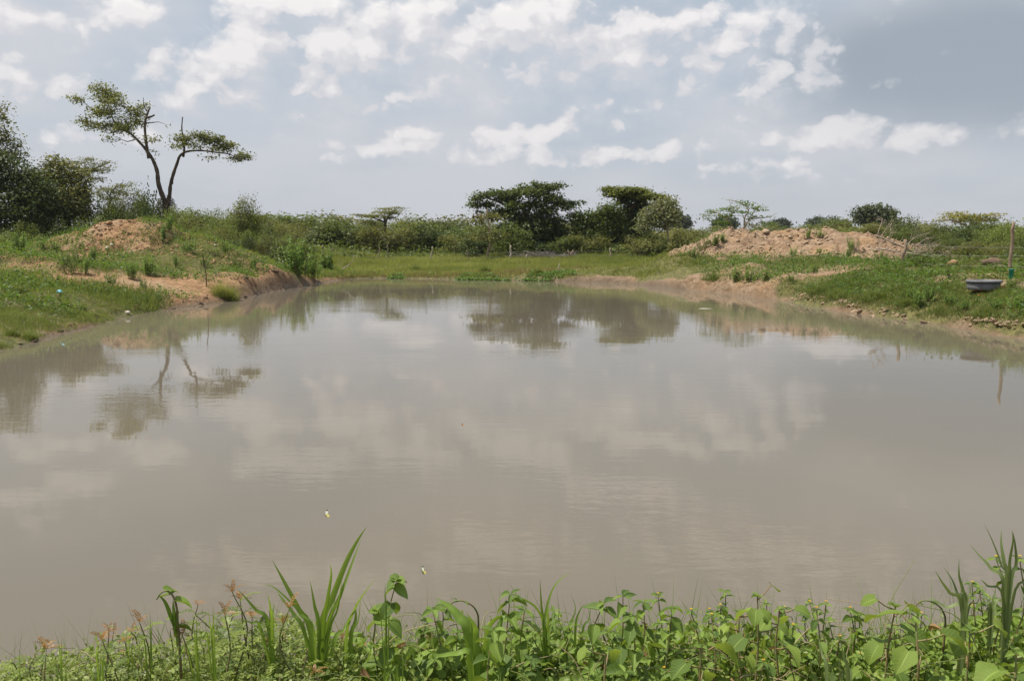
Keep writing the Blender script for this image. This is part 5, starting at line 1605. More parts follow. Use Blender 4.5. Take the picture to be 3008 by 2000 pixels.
def things():
    r = np.random.default_rng(1000)
    M_GREYP = simple('grey_plastic', (0.165, 0.165, 0.178), 0.6, (0.12, 0.118, 0.122), 5.0, 0.002, 0.4)
    M_BRICK = simple('orange_brick', (0.62, 0.17, 0.05), 0.85, (0.48, 0.13, 0.045), 14.0, 0.006, 0.2)
    M_GREENP = simple('green_plastic', (0.010, 0.22, 0.115), 0.4, (0.008, 0.18, 0.09), 6.0, 0, 0.5)
    M_BLUE = simple('turquoise_plastic', (0.22, 0.62, 0.68), 0.45, (0.14, 0.45, 0.55), 20.0, 0.01, 0.5)
    # round grey basin on bricks
    c = hit(2888, 858, 15)
    Y = c.y
    s = Y / FPX
    rad = 44 * s
    h = 24 * s
    root = empty('round_basin', (c.x, Y, c.z + .045))
    mb = MB(); lathe(mb, [(0, .02), (rad * .9, .02), (rad * .955, .05), (rad * .975, h), (rad * .95, h), (rad * .9, .06), (0, .05)], 48)
    wl_ = add('wall', mb.mesh('wall', M_GREYP, True), root)
    mb = MB(); lathe(mb, [(rad * .955, h), (rad * 1.06, h - .005), (rad * 1.085, h + .02), (rad * 1.075, h + .055), (rad * 1.03, h + .068), (rad * .96, h + .055), (rad * .94, h - .01)], 48)
    add('rim', mb.mesh('rim', M_GREYP, True), wl_)
    tag(root, 'wide round grey basin standing on orange bricks on the right bank', 'basin')
    bm_ = brick_mesh(M_BRICK)
    for k, (dx, dy, a, lab) in enumerate([(-.26, -rad * .72, .1, 'orange brick under the left half of the grey basin'), (.42, -rad * .62, -.25, 'orange brick under the right half of the grey basin'), (0.0, rad * .6, .3, 'orange brick under the back of the grey basin')]):
        x, y = c.x + dx, Y + dy
        o = add('brick', bm_, None, (x, y, gz(x, y) + .02), (0, 0, a), (.9, .9, 1.0))
        tag(o, lab, 'brick')
    p = hit(2979, 833, 15)
    tag(add('brick', bm_, None, p + Vector((0, 0, .03)), (0, 0, .5), .7), 'orange brick lying in the grass right of the green feeder', 'brick')
    # green hanging feeder on a stake
    p = hit(2968, 838, 15)
    Y = p.y; s = Y / FPX
    root = empty('green_feeder', tuple(p))
    zt, zb = at_y(2968, 793, Y).z - p.z, at_y(2968, 819, Y).z - p.z
    mb = MB(); lathe(mb, [(0, zb), (4.6 * s, zb), (5.6 * s, zb + .02), (7.2 * s, zt), (8.6 * s, zt + .012), (8.6 * s, zt + .03), (6.9 * s, zt + .02), (5.0 * s, zb + .03), (0, zb + .03)], 24)
    add('cup', mb.mesh('cup', M_GREENP, True), root)
    mb = MB(); tube(mb, [(0, 0, -.15), (.004, 0, zb * .5), (0, 0, zb + .01)], .014, 6)
    add('stake', mb.mesh('stake', M_POST, True), root)
    tag(root, 'green plastic cup on a thin stake below the tall fence post', 'feeder')
    # turquoise plastic scrap
    p = hit(176, 870, 10)
    n = 9
    u, v = np.meshgrid(np.linspace(-1, 1, n), np.linspace(-1, 1, n))
    z = .09 * np.exp(-(u ** 2 + v ** 2)) + r.normal(0, .018, u.shape) + .06
    V = np.stack([u * .075 + r.normal(0, .008, u.shape), v * .06 + r.normal(0, .008, u.shape), z], -1).reshape(-1, 3)
    idx = np.arange(n * n).reshape(n, n)
    q = np.stack([idx[:-1, :-1], idx[:-1, 1:], idx[1:, 1:], idx[1:, :-1]], -1).reshape(-1, 4)
    o = add('plastic_scrap', mesh_np('plastic_scrap', V, [q], M_BLUE), None, p + Vector((0, 0, .05)))
    o.modifiers.new('thick', 'SOLIDIFY').thickness = .004
    tag(o, 'crumpled turquoise plastic scrap in the grass of the left bank', 'litter')
    # floating pale leaf on the far right water
    p = at_z(2072, 908, 0.0)
    me = mesh_np('floating_leaf', np.array([(-.28, 0, .012), (-.1, -.09, .02), (.15, -.08, .02), (.3, .01, .015), (.12, .09, .02), (-.12, .08, .022), (0, 0, .03), (-.28, 0, -.01), (.3, .01, -.01)]), [np.array([(0, 1, 6), (1, 2, 6), (2, 3, 6), (3, 4, 6), (4, 5, 6), (5, 0, 6)])], M_WHITE)
    tag(add('floating_leaf', me, None, p), 'pale dead leaf floating near the right shore', 'leaf')
    # butterflies over the water
    MW = simple('butterfly_white', (0.80, 0.80, 0.62), 0.7, (0.74, 0.74, 0.60), 60, 0, .2)
    MY = simple('butterfly_yellow', (0.70, 0.62, 0.14), 0.7, (0.66, 0.60, 0.2), 60, 0, .2)
    MK = simple('butterfly_dark', (0.03, 0.028, 0.024), 0.7, (0.06, 0.05, 0.04), 60, 0, .2)
    MO = simple('butterfly_orange', (0.60, 0.22, 0.05), 0.7, (0.45, 0.14, 0.03), 60, 0, .2)
    def butterfly(p, s, lab, m1, m2, rot):
        root = empty('butterfly', p); root.rotation_euler = rot; root.scale = (s,) * 3
        fore = np.array([(0, .1, 0), (.25, .55, .22), (.55, .85, .42), (.75, .8, .5), (.7, .4, .46), (.4, .05, .28), (0, -.05, 0)])
        tip = np.array([(.45, .76, .352), (.55, .86, .43), (.76, .81, .51), (.74, .55, .49), (.6, .62, .43)]) + np.array([0, 0, .012])
        hind = np.array([(0, -.02, 0), (.4, .05, .26), (.62, -.2, .38), (.55, -.5, .34), (.3, -.6, .2), (.08, -.4, .06)])
        for sg in (-1, 1):
            mir = np.array([sg, 1, 1])
            fw_ = None
            for nm, pts, mm in (('forewing', fore, m1), ('hindwing', hind, m2), ('wing_tip', tip, MK)):
                c = pts.mean(0)
                V = np.concatenate([pts, [c]]) * mir
                k = len(pts)
                o = add(nm, mesh_np(nm, V, [np.array([(i, (i + 1) % k, k) for i in range(k)])], mm), fw_ if nm == 'wing_tip' else root)
                if nm == 'forewing': fw_ = o
        mb = MB(); tube(mb, [(0, .35, .02), (0, .1, .03), (0, -.15, .0), (0, -.5, -.05)], [.04, .07, .06, .02], 6)
        add('body', mb.mesh('body', MK, True), root)
        tag(root, lab, 'butterfly')
    butterfly(at_y(956, 1512, 4.4), .032, 'white and yellow butterfly flying over the water, the farther one', MW, MY, (R(50), R(20), R(75)))
    butterfly(at_y(1240, 1679, 3.9), .030, 'white and yellow butterfly flying over the water, nearest the plants', MW, MY, (R(50), R(20), R(82)))
    butterfly(at_y(1357, 1249, 6.5), .017, 'tiny orange-brown butterfly over the middle of the pond', MO, MO, (R(50), R(0), R(60)))


things()

# ------------------------------------------------------------------ the near bank: plants in front of the camera
M_F_OV = foliage('weed_leaf', (0.060, 0.115, 0.020), (0.230, 0.330, 0.055), trans=0.36, spec=0.32, rough=0.45, vein=True, var=0.9)
M_F_PIN = foliage('feather_leaf', (0.075, 0.120, 0.024), (0.270, 0.335, 0.075), trans=0.36, spec=0.32, rough=0.45, var=0.9)
M_F_BROAD = foliage('broad_leaf', (0.100, 0.165, 0.030), (0.290, 0.385, 0.070), trans=0.40, spec=0.28, rough=0.5, vein=True, var=0.9)
M_F_BLADE = foliage('grass_leaf', (0.070, 0.140, 0.020), (0.235, 0.350, 0.060), trans=0.42, spec=0.35, rough=0.42, var=0.8)
M_F_SWORD = foliage('grey_grass_leaf', (0.080, 0.125, 0.050), (0.200, 0.255, 0.095), trans=0.34, spec=0.4, rough=0.45, var=0.6)
M_F_RED = foliage('young_red_leaf', (0.20, 0.095, 0.035), (0.38, 0.21, 0.065), trans=0.35, spec=0.4, rough=0.45, var=0.9)
M_F_DRY = foliage('dead_leaf', (0.16, 0.085, 0.045), (0.36, 0.22, 0.11), trans=0.15, spec=0.2, rough=0.7, var=0.6)
M_F_RUN = foliage('runner', (0.10, 0.14, 0.04), (0.26, 0.28, 0.09), trans=0.1)
M_F_STRAW = foliage('dry_stem', (0.22, 0.16, 0.085), (0.46, 0.38, 0.22), trans=0.1)
M_F_STEM = simple('weed_stem', (0.15, 0.19, 0.06), 0.6, (0.17, 0.10, 0.055), 30.0)
M_F_STEMR = simple('reddish_stem', (0.24, 0.15, 0.08), 0.6, (0.17, 0.20, 0.07), 30.0)
M_F_YEL = simple('yellow_floret', (0.75, 0.52, 0.04), 0.6, (0.65, 0.40, 0.03), 60.0)


def blade_leaf(seed, prof, fold, curl, wave, mat, rows=6, cols=(-1, -.5, 0, .5, 1), base_back=0.0, tear=0.0):
    """leaf of length 1 along +y, lying in the xy plane, midrib at x = 0"""
    r = np.random.default_rng(seed)
    t = np.linspace(0, 1, rows + 1)
    w = np.array([prof(a) for a in t])
    ph = r.uniform(0, 6.28)
    V, UV = [], []
    side = r.normal() * .06
    for i, a in enumerate(t):
        for u in cols:
            x = u * w[i] * (1 + tear * r.normal())
            y = a - base_back * abs(u) * max(0, 1 - 3 * a) + (abs(u) ** 2) * .05 * (1 - a)
            z = fold * abs(u) * w[i] * 1.6 - curl * a * a + wave * math.sin(6.5 * a + ph + (1.5 if u > 0 else 0)) * abs(u)
            V.append((x + side * a * a, y, z)); UV.append((u, a))
    n = len(cols)
    q = [(i * n + j, i * n + j + 1, (i + 1) * n + j + 1, (i + 1) * n + j) for i in range(rows) for j in range(n - 1)]
    V, q = np.array(V), np.array(q)
    tint = np.full(len(V), .5) + r.normal(0, .12)
    return mesh_np('leaf', V, [q], mat, np.clip(tint, 0, 1), np.array(UV), True), (V, q, np.array(UV))


p_ov = lambda t: max(.004, .30 * math.sin(math.pi * min(1, t ** .72)) ** .85 if t < 1 else .004)
p_lance = lambda t: max(.004, .20 * math.sin(math.pi * min(1, t ** .8)) ** .9 if t < 1 else .004)
p_heart = lambda t: max(.004, .44 * (math.sin(math.pi * (0.22 + .78 * t) ** .9)) ** .8 if t < 1 else .004)
p_broad = lambda t: max(.006, (.47 * math.sin(math.pi * (0.16 + .84 * t) ** .95) ** .75) * (1 + .07 * math.sin(t * 26)) if t < 1 else .006)

LIB = {
    'ovate': [blade_leaf(1100 + k, p_ov, .22 + .1 * k, .10 + .07 * k, .015, M_F_OV) for k in range(5)],
    'lance': [blade_leaf(1110 + k, p_lance, .3, .12 + .08 * k, .012, M_F_OV) for k in range(4)],
    'heart': [blade_leaf(1120 + k, p_heart, .16 + .06 * k, .12 + .08 * k, .03, M_F_OV, base_back=.10) for k in range(4)],
    'broad': [blade_leaf(1130 + k, p_broad, .12 + .05 * k, .16 + .10 * k, .045, M_F_BROAD, base_back=.12) for k in range(5)],
    'dry': [blade_leaf(1140 + k, p_ov, .9, .35, .08, M_F_DRY) for k in range(3)],
}


def pinnate(seed, mat, pairs=7):
    r = np.random.default_rng(seed)
    mb = MB()
    cv = r.uniform(.05, .25)
    ax = lambda t: np.array([0.05 * math.sin(3 * t), t, .10 * math.sin(math.pi * t) - cv * t * t])
    tube(mb, [ax(t) for t in np.linspace(0, 1, 5)], [.012, .011, .01, .008, .005], 3, cap=False)
    for k in range(pairs):
        t = .16 + .80 * k / (pairs - 1)
        L = .24 * (1 - .35 * abs(t - .5) * 2 * .7) * r.uniform(.85, 1.1)
        for sg in (-1, 1):
            d = norm(np.array([sg * 1.0, .45 + .3 * t, r.uniform(-.05, .3)])); n_ = norm(np.array([-sg * r.uniform(.05, .5), 0, 1.0])); s = norm(np.cross(d, n_))
            a = ax(t)
            V = [a, a + d * L * .35 + s * L * .24, a + d * L * .75 + s * L * .24, a + d * L, a + d * L * .75 - s * L * .24, a + d * L * .35 - s * L * .24]
            mb.put(V, [(0, 1, 5), (2, 3, 4)], [(1, 2, 4, 5)], np.clip(.5 + r.normal(0, .12), 0, 1))
    a = ax(1); d = norm(ax(1) - ax(.9)); s = np.array([1., 0, 0])
    mb.put([a, a + d * .1 + s * .06, a + d * .24, a + d * .1 - s * .06], [(0, 1, 2), (0, 2, 3)], None, .55)
    return mb.mesh('leaf', mat), (np.concatenate(mb.v), mb)


LIB['pin'] = [pinnate(1150 + k, M_F_PIN) for k in range(4)]
LIB['pinred'] = [pinnate(1160 + k, M_F_RED, 6) for k in range(3)]


def leaf_rot(d, droop, r):
    """euler that lays a leaf along the horizontal direction d, tipped down by droop"""
    y = Vector((math.cos(d) * math.cos(droop), math.sin(d) * math.cos(droop), -math.sin(droop)))
    x = Vector((math.sin(d), -math.cos(d), r.normal() * .25)).normalized()
    z = x.cross(y).normalized()
    x = y.cross(z).normalized()
    from mathutils import Matrix
    return Matrix((x, y, z)).transposed().to_euler()


def put_leaf(root, kind, p, d, droop, s, r, org, name='leaf'):
    me = LIB[kind][r.integers(len(LIB[kind]))][0]
    return add(name, me, root, (p[0] - org[0], p[1] - org[1], p[2] - org[2]), leaf_rot(d, droop, r), s * r.uniform(.85, 1.15))


def stem_path(b, top, r, wob=.04):
    b, top = np.array(b, float), np.array(top, float)
    L = np.linalg.norm(top - b)
    return smooth_path([b, b + (top - b) * .35 + r.normal(size=3) * wob * L, b + (top - b) * .7 + r.normal(size=3) * wob * L, top], 4)


def new_plant(name, b, label, cat, group):
    o = empty(name, tuple(b)); tag(o, label, cat, group); return o


def bank_z(x, y):
    return gz(x, y)


def at_path(pp, t):
    f = t * (len(pp) - 1); i = min(int(f), len(pp) - 2)
    return pp[i] * (1 - (f - i)) + pp[i + 1] * (f - i)


def paired_weed(b, top, label, group, r, size=.055, gap=.06, kind='ovate', flower=True, name='paired_leaf_weed', stem=M_F_STEM, start=.25):
    root = new_plant(name, b, label, 'weed', group)
    org = np.array(b)
    pp = stem_path(b, top, r); L = np.linalg.norm(np.array(top) - org)
    mb = MB(); tube(mb, pp, np.linspace(.0034, .0016, len(pp)), 5)
    n = max(3, int(L * (1 - start) / gap))
    a0 = r.uniform(0, 6.28)
    for k in range(n):
        t = start + (1 - start) * (k + .5) / n
        p = at_path(pp, t)
        sz = size * (1.15 - .35 * t) * r.uniform(.8, 1.2)
        for s in (0, math.pi):
            put_leaf(root, kind, p, a0 + k * 1.571 + s + r.normal() * .25, r.uniform(-.35, .95), sz, r, org)
    for k in range(5):
        put_leaf(root, 'lance' if kind == 'ovate' else kind, pp[-1], a0 + k * 1.257 + r.normal() * .2, r.uniform(-.5, .35), size * r.uniform(.5, .75), r, org)
    add('stem', mb.mesh('stem', stem, True, org), root)
    if flower:
        mb = MB()
        for k in range(5):
            a = k * 1.25; q = pp[-1] + np.array([math.cos(a) * .003, math.sin(a) * .003, .006])
            mb.put([q, q + (.0025, 0, .004), q + (0, .0025, .0045), q + (-.002, -.002, .004)], [(0, 1, 2), (0, 2, 3), (0, 3, 1)], None)
        add('flower', mb.mesh('flower', M_F_YEL, False, org), root)
    return root


def feather_weed(b, top, label, group, r, size=.085, red=True):
    root = new_plant('feathery_weed', b, label, 'weed', group)
    org = np.array(b)
    pp = stem_path(b, top, r, .06); L = np.linalg.norm(np.array(top) - org)
    mb = MB(); tube(mb, pp, np.linspace(.004, .0018, len(pp)), 5)
    add('stem', mb.mesh('stem', M_F_STEM, True, org), root)
    n = max(5, int(L / .032))
    a = r.uniform(0, 6.28)
    for k in range(n):
        t = .2 + .75 * k / n
        put_leaf(root, 'pin', at_path(pp, t), a + k * 2.4 + r.normal() * .3, r.uniform(-.5, .4), size * (1.1 - .3 * t) * r.uniform(.8, 1.2), r, org)
    if red:
        for k in range(5):
            tag(put_leaf(root, 'pinred', pp[-1], a + k * 1.26, r.uniform(-1.2, -.1), size * r.uniform(.3, .5), r, org), 'young orange-red leaf at the shoot tip')
    return root


def broad_weed(b, top, label, r, leafs, size=.10, stem=M_F_STEMR, group=None):
    size *= .88
    """leafs: (t along stem, direction, droop, petiole length, size factor)"""
    root = new_plant('broad_leaved_weed', b, label, 'weed', group)
    org = np.array(b)
    pp = stem_path(b, top, r, .03)
    mb = MB(); tube(mb, pp, np.linspace(.0045, .0024, len(pp)), 6)
    for t, d, dr, pe, sf in leafs:
        p = at_path(pp, t)
        q = p + np.array([math.cos(d) * pe, math.sin(d) * pe, pe * .55])
        tube(mb, [p, (p + q) / 2 + np.array([0, 0, -.004]), q], [.0028, .0024, .002], 4, cap=False)
        put_leaf(root, 'broad', q, d + r.normal() * .1, dr, size * sf, r, org)
    for k in range(4):
        put_leaf(root, 'ovate', pp[-1], k * 1.6 + r.normal() * .3, r.uniform(-.8, .1), size * .4, r, org)
    add('stem', mb.mesh('stem', stem, True, org), root)
    return root


def grass_blade(root, org, pts, w, mat, r, fold=.35, twist=None, name='blade'):
    pp = smooth_path(pts, 4)
    n = len(pp)
    tg = norm(np.gradient(pp, axis=0))
    view = norm(np.array([0, 0, CAM_H]) - pp.mean(0))
    side0 = norm(np.cross(tg, view))
    a = (r.normal() * .5 if twist is None else twist) + np.linspace(0, r.normal() * .5, n)
    up = np.cross(side0, tg)
    side = side0 * np.cos(a)[:, None] + up * np.sin(a)[:, None]
    nr = np.cross(side, tg)
    t = np.linspace(0, 1, n)
    ww = w * .5 * np.clip(np.minimum(.55 + 1.6 * t, 1.0), 0, 1) * np.clip((1 - t ** 2.2), 0.02, 1)
    V = np.stack([pp - side * ww[:, None] + nr * (ww * fold)[:, None], pp, pp + side * ww[:, None] + nr * (ww * fold)[:, None]], 1).reshape(-1, 3)
    q = [(i * 3 + j, i * 3 + j + 1, (i + 1) * 3 + j + 1, (i + 1) * 3 + j) for i in range(n - 1) for j in range(2)]
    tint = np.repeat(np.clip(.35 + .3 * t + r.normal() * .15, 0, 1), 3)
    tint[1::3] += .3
    add(name, mesh_np(name, V - org, [np.array(q)], mat, np.clip(tint, 0, 1), None, True), root)


def grass_plant(label, Y, base_px, blades_px, r, mat=M_F_BLADE, name='broad_grass', jit=.08):
    bp = at_y(base_px[0], base_px[1], Y)
    b = (bp.x, Y, bank_z(bp.x, Y))
    root = new_plant(name, b, label, 'grass', None)
    org = np.array(b)
    for pts, w in blades_px:
        dy = r.normal() * jit
        P = [(b[0] + r.normal() * .015, Y + r.normal() * .015, b[2] - .02)]
        for k, (px, py) in enumerate(pts):
            yy = Y + dy * (k + 1) / len(pts)
            P.append(tuple(at_y(px, py, yy)))
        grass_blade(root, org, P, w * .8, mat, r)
    return root


SX = [-300, 0, 200, 300, 450, 600, 800, 950, 1100, 1250, 1400, 1600, 1750, 1900, 2100, 2300, 2450, 2600, 2750, 2850, 2950, 3008, 3300]
SY = [1990, 1968, 1935, 1895, 1880, 1850, 1822, 1845, 1872, 1850, 1835, 1835, 1850, 1830, 1815, 1850, 1880, 1840, 1820, 1800, 1765, 1740, 1720]
silh = lambda px: np.interp(px, SX, SY)


def near_bank():
    r = np.random.default_rng(1200)
    # ---- named plants -------------------------------------------------------------------------------------------
    grass_plant('big clump of broad grass with one tall arching blade, left of the middle', 2.45, (935, 1900),
                [([(945, 1850), (975, 1760), (1015, 1655), (1048, 1590), (1078, 1545)], .030), ([(915, 1860), (880, 1790), (838, 1712), (799, 1643)], .030), ([(938, 1850), (925, 1780), (911, 1704)], .022),
                 ([(950, 1850), (962, 1760), (973, 1690), (970, 1655)], .018), ([(960, 1860), (1000, 1750), (1040, 1640), (1062, 1580)], .020), ([(965, 1870), (990, 1790), (1000, 1730), (1005, 1700)], .016), ([(925, 1870), (880, 1800), (850, 1765), (805, 1725), (770, 1715)], .014),
                 ([(900, 1880), (860, 1800), (830, 1760), (812, 1735)], .020), ([(950, 1880), (975, 1800), (985, 1760)], .022), ([(980, 1890), (1010, 1850), (1030, 1800)], .02)], r)
    grass_plant('narrow grass shoots leaning left beside the big grass clump', 2.4, (795, 1900), [([(790, 1850), (750, 1790), (697, 1728)], .022), ([(800, 1850), (795, 1790), (786, 1740)], .016), ([(798, 1850), (802, 1800), (806, 1770)], .014), ([(770, 1860), (740, 1830), (700, 1815)], .014)], r)
    grass_plant('grass blades leaning right of the big grass clump', 2.5, (1015, 1930), [([(1015, 1880), (1040, 1790), (1070, 1740), (1108, 1693)], .018), ([(1030, 1890), (1045, 1820), (1043, 1770)], .022), ([(1010, 1900), (1050, 1830), (1060, 1750)], .010), ([(1100, 1850), (1080, 1790), (1058, 1748)], .010)], r)
    grass_plant('young maize-like plant with a cut-off broad leaf in the middle', 2.3, (1400, 1960),
                [([(1380, 1880), (1345, 1810), (1318, 1780), (1283, 1756)], .048), ([(1420, 1900), (1440, 1830), (1475, 1812), (1460, 1900)], .036), ([(1390, 1940), (1340, 1920), (1290, 1925), (1250, 1905)], .030), ([(1410, 1930), (1450, 1925), (1490, 1960), (1530, 1990)], .04), ([(1400, 1900), (1395, 1840), (1370, 1800)], .03),
                 ([(1430, 1900), (1465, 1840), (1480, 1800), (1462, 1830)], .026), ([(1405, 1900), (1385, 1860), (1380, 1800)], .02)], r, name='maize_plant')
    grass_plant('tall grass with a blade bent to the right in the middle of the bank', 2.5, (1600, 1930), [([(1600, 1870), (1606, 1790), (1630, 1720), (1676, 1677)], .017), ([(1598, 1870), (1590, 1780), (1586, 1696)], .016), ([(1605, 1880), (1580, 1790), (1530, 1755), (1512, 1745)], .012), ([(1612, 1880), (1650, 1800), (1700, 1818)], .014),
                                                                                                          ([(1600, 1890), (1610, 1820), (1604, 1760)], .02), ([(1590, 1890), (1560, 1810), (1500, 1720), (1494, 1710)], .010)], r)
    grass_plant('thin grass shoots in the middle of the bank', 2.55, (1680, 1900), [([(1690, 1860), (1700, 1800), (1720, 1770)], .012), ([(1670, 1860), (1690, 1790), (1675, 1740)], .010), ([(1660, 1880), (1640, 1820), (1645, 1775)], .011), ([(1710, 1860), (1730, 1820), (1735, 1770)], .011)], r)
    grass_plant('spiky grass rosette standing above the weeds, second from the right edge', 2.35, (2835, 1860), [([(2828, 1800), (2790, 1740), (2765, 1705), (2746, 1672)], .016), ([(2830, 1800), (2810, 1740), (2795, 1700), (2771, 1664)], .018), ([(2836, 1800), (2828, 1730), (2818, 1690), (2817, 1640)], .016), ([(2832, 1810), (2780, 1785), (2745, 1762), (2722, 1755)], .020),
                                                                                                             ([(2838, 1800), (2850, 1740), (2848, 1710)], .010), ([(2834, 1800), (2822, 1740), (2830, 1690)], .014), ([(2840, 1810), (2870, 1770), (2880, 1740)], .010)], r, M_F_SWORD, 'spiky_grass')
    grass_plant('tallest spiky grass rosette at the right edge', 2.3, (2960, 1820), [([(2955, 1740), (2940, 1660), (2915, 1590), (2890, 1535)], .016), ([(2950, 1750), (2910, 1670), (2875, 1630), (2846, 1595)], .018), ([(2958, 1740), (2950, 1650), (2942, 1600), (2941, 1554)], .018), ([(2962, 1740), (2965, 1650), (2975, 1590), (2972, 1553)], .014),
                                                                                    ([(2966, 1740), (2985, 1660), (2982, 1600), (2975, 1560)], .014), ([(2950, 1780), (2900, 1720), (2880, 1700)], .012), ([(2970, 1780), (3010, 1700), (3020, 1660)], .014)], r, M_F_SWORD, 'spiky_grass')
    grass_plant('low spiky grass between the two tall rosettes', 2.4, (2915, 1850), [([(2905, 1800), (2890, 1750), (2885, 1720)], .014), ([(2915, 1800), (2925, 1740), (2923, 1712)], .014), ([(2920, 1800), (2945, 1760), (2950, 1735)], .012), ([(2908, 1810), (2895, 1770), (2870, 1740)], .012)], r, M_F_SWORD, 'spiky_grass')
    grass_plant('sword-like dark grass blades at the bottom right of the middle', 2.05, (2430, 2090), [([(2430, 1990), (2415, 1920), (2402, 1860)], .016), ([(2400, 2020), (2385, 1970), (2380, 1930)], .018), ([(2445, 2010), (2435, 1960), (2430, 1925)], .014)], r, M_F_SWORD, 'spiky_grass')
    grass_plant('pair of sword-like blades right of the dark ones at the bottom', 2.05, (2490, 2090), [([(2490, 2000), (2478, 1930), (2468, 1880)], .020), ([(2475, 2010), (2465, 1960), (2464, 1910)], .012), ([(2500, 2010), (2490, 1960), (2486, 1910)], .012)], r, M_F_SWORD, 'spiky_grass')
    for k, (px, top, lab) in enumerate([(57, 1905, 'single thin grass shoot near the left corner'), (180, 1868, 'thin grass shoots above the left corner'), (283, 1852, 'thin grass shoot between the reddish weeds, left'), (370, 1800, 'tall thin grass shoot left of the curled vine'), (576, 1798, 'thin upright grass shoot right of the curled vine'), (625, 1778, 'pale thin grass shoot'),
                                        (440, 1790, 'thin grass shoots in front of the curled vine'), (1132, 1708, 'thin grass shoot beside the upright leafy stem'), (1180, 1870, 'short grass shoots right of the upright leafy stem')]):
        bl = []
        for j in range(2 + k % 3):
            dx = r.normal() * 45
            bl.append(([(px + dx * .3, top + 110), (px + dx * .6 - 4, top + 55 + abs(dx)), (px + dx - 8, top + abs(dx) * 1.3)], .0045 + .004 * r.random()))
        bl.append(([(px + 3, top + 110), (px + 2, top + 50), (px, top)], .006))
        grass_plant(lab, 2.45 - .1 * (k % 3), (px + 5, top + 190), bl, r, M_F_BLADE, 'grass_shoot', .04)
    # curled vine
    Y = 2.4
    b = at_y(530, 1960, Y); b.z = bank_z(b.x, Y)
    root = new_plant('curled_vine', b, 'vine with a hooked tip curling left above the low weeds', 'vine', None); org = np.array(b)
    pp = smooth_path([tuple(b), tuple(at_y(526, 1880, Y)), tuple(at_y(522, 1830, Y)), tuple(at_y(519, 1785, Y)), tuple(at_y(508, 1750, Y)), tuple(at_y(490, 1735, Y)), tuple(at_y(472, 1742, Y)), tuple(at_y(460, 1760, Y))], 4)
    mb = MB(); tube(mb, pp, np.linspace(.005, .002, len(pp)), 5); add('stem', mb.mesh('stem', M_F_STEM, True, org), root)
    for px, py, px2, py2 in ((515, 1830, 508, 1760), (512, 1800, 465, 1745), (522, 1860, 518, 1770)):
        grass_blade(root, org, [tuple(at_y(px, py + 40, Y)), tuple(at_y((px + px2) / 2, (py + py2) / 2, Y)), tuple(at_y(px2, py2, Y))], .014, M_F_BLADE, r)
    for t, d in ((.5, 0.3), (.35, 3.0), (.6, 2.8), (.2, .4), (.75, 1.0)):
        put_leaf(root, 'heart', at_path(pp, t), d, .2, .05, r, org)
    # looping tendrils with small pods
    for px, py, lab in ((1330, 1770, 'looping tendril with small yellow-green pods in the middle'), (2700, 1770, 'arching seed stalk beside the large drooping leaves')):
        Y = 2.45; b = at_y(px + 60, py + 170, Y); b.z = bank_z(b.x, Y)
        root = new_plant('tendril', b, lab, 'vine', None); org = np.array(b)
        pp = smooth_path([tuple(b), tuple(at_y(px + 75, py + 90, Y)), tuple(at_y(px + 70, py + 25, Y)), tuple(at_y(px + 40, py - 2, Y)), tuple(at_y(px + 5, py - 5, Y)), tuple(at_y(px - 20, py + 22, Y))], 4)
        mb = MB(); tube(mb, pp, np.linspace(.004, .0018, len(pp)), 5); add('stem', mb.mesh('stem', M_F_STEM, True, org), root)
        for t in (.55, .65, .75, .85, .95, 1.0): put_leaf(root, 'lance', at_path(pp, t), r.uniform(0, 6.28), r.uniform(-.3, .9), .028, r, org)
    # upright leafy stem
    Y = 2.45
    b = at_y(1125, 1990, Y); b.z = bank_z(b.x, Y)
    paired_weed(tuple(b), tuple(at_y(1166, 1702, Y)), 'upright stem with pairs of heart-shaped leaves right of the grass clump', None, r, .060, .075, 'heart', False, 'upright_leafy_weed', M_F_STEM, .2)
    b = at_y(1085, 1990, 2.5); b.z = bank_z(b.x, 2.5)
    paired_weed(tuple(b), tuple(at_y(1108, 1790, 2.5)), 'shorter stem with heart-shaped leaves beside the upright one', None, r, .055, .07, 'heart', False, 'upright_leafy_weed', M_F_STEM, .2)
    for px, py, Y, lab in ((1500, 1745, 2.4, 'leaning stem with large ovate leaves in the middle of the bank'), (1270, 1790, 2.45, 'stem with folded dark leaves left of the maize-like plant'), (1540, 1790, 2.5, 'dark-leaved stem right of the maize-like plant'), (1830, 1752, 2.35, 'tall reddish stem with pointed ovate leaves'), (1775, 1770, 2.45, 'stem with overlapping ovate leaves left of the reddish stem'),
                            (1890, 1768, 2.5, 'stem with drooping small leaves right of the reddish stem'), (1855, 1810, 2.3, 'short stem with one wide dark leaf'), (1975, 1785, 2.4, 'leafy stem with crinkled top in the right half of the middle'), (1450, 1850, 2.2, 'low leafy stem in front of the maize-like plant')):
        b = at_y(px - 15, py + 190, Y); b.z = bank_z(b.x, Y)
        paired_weed(tuple(b), tuple(at_y(px, py, Y)), lab, None, r, .078, .062, 'ovate', False, 'ovate_leaf_weed', M_F_STEMR, .3)
    # broad-leaved plants
    def broad(px, py, bpx, Y, lab, n, size, lo=.35):
        b = at_y(bpx, py + 230, Y); b.z = bank_z(b.x, Y)
        lf = [(lo + (1 - lo) * (k + .7) / n, k * 2.4 + r.uniform(0, .6), r.uniform(.0, .75), r.uniform(.035, .07), r.uniform(.75, 1.2)) for k in range(n)]
        broad_weed(tuple(b), tuple(at_y(px, py, Y)), lab, r, lf, size)
    broad(2225, 1752, 2205, 2.3, 'tall plant with large lobed yellow-green leaves, right of the middle', 9, .070)
    broad(2170, 1800, 2160, 2.4, 'shorter broad-leaved plant left of the tall lobed one', 6, .060)
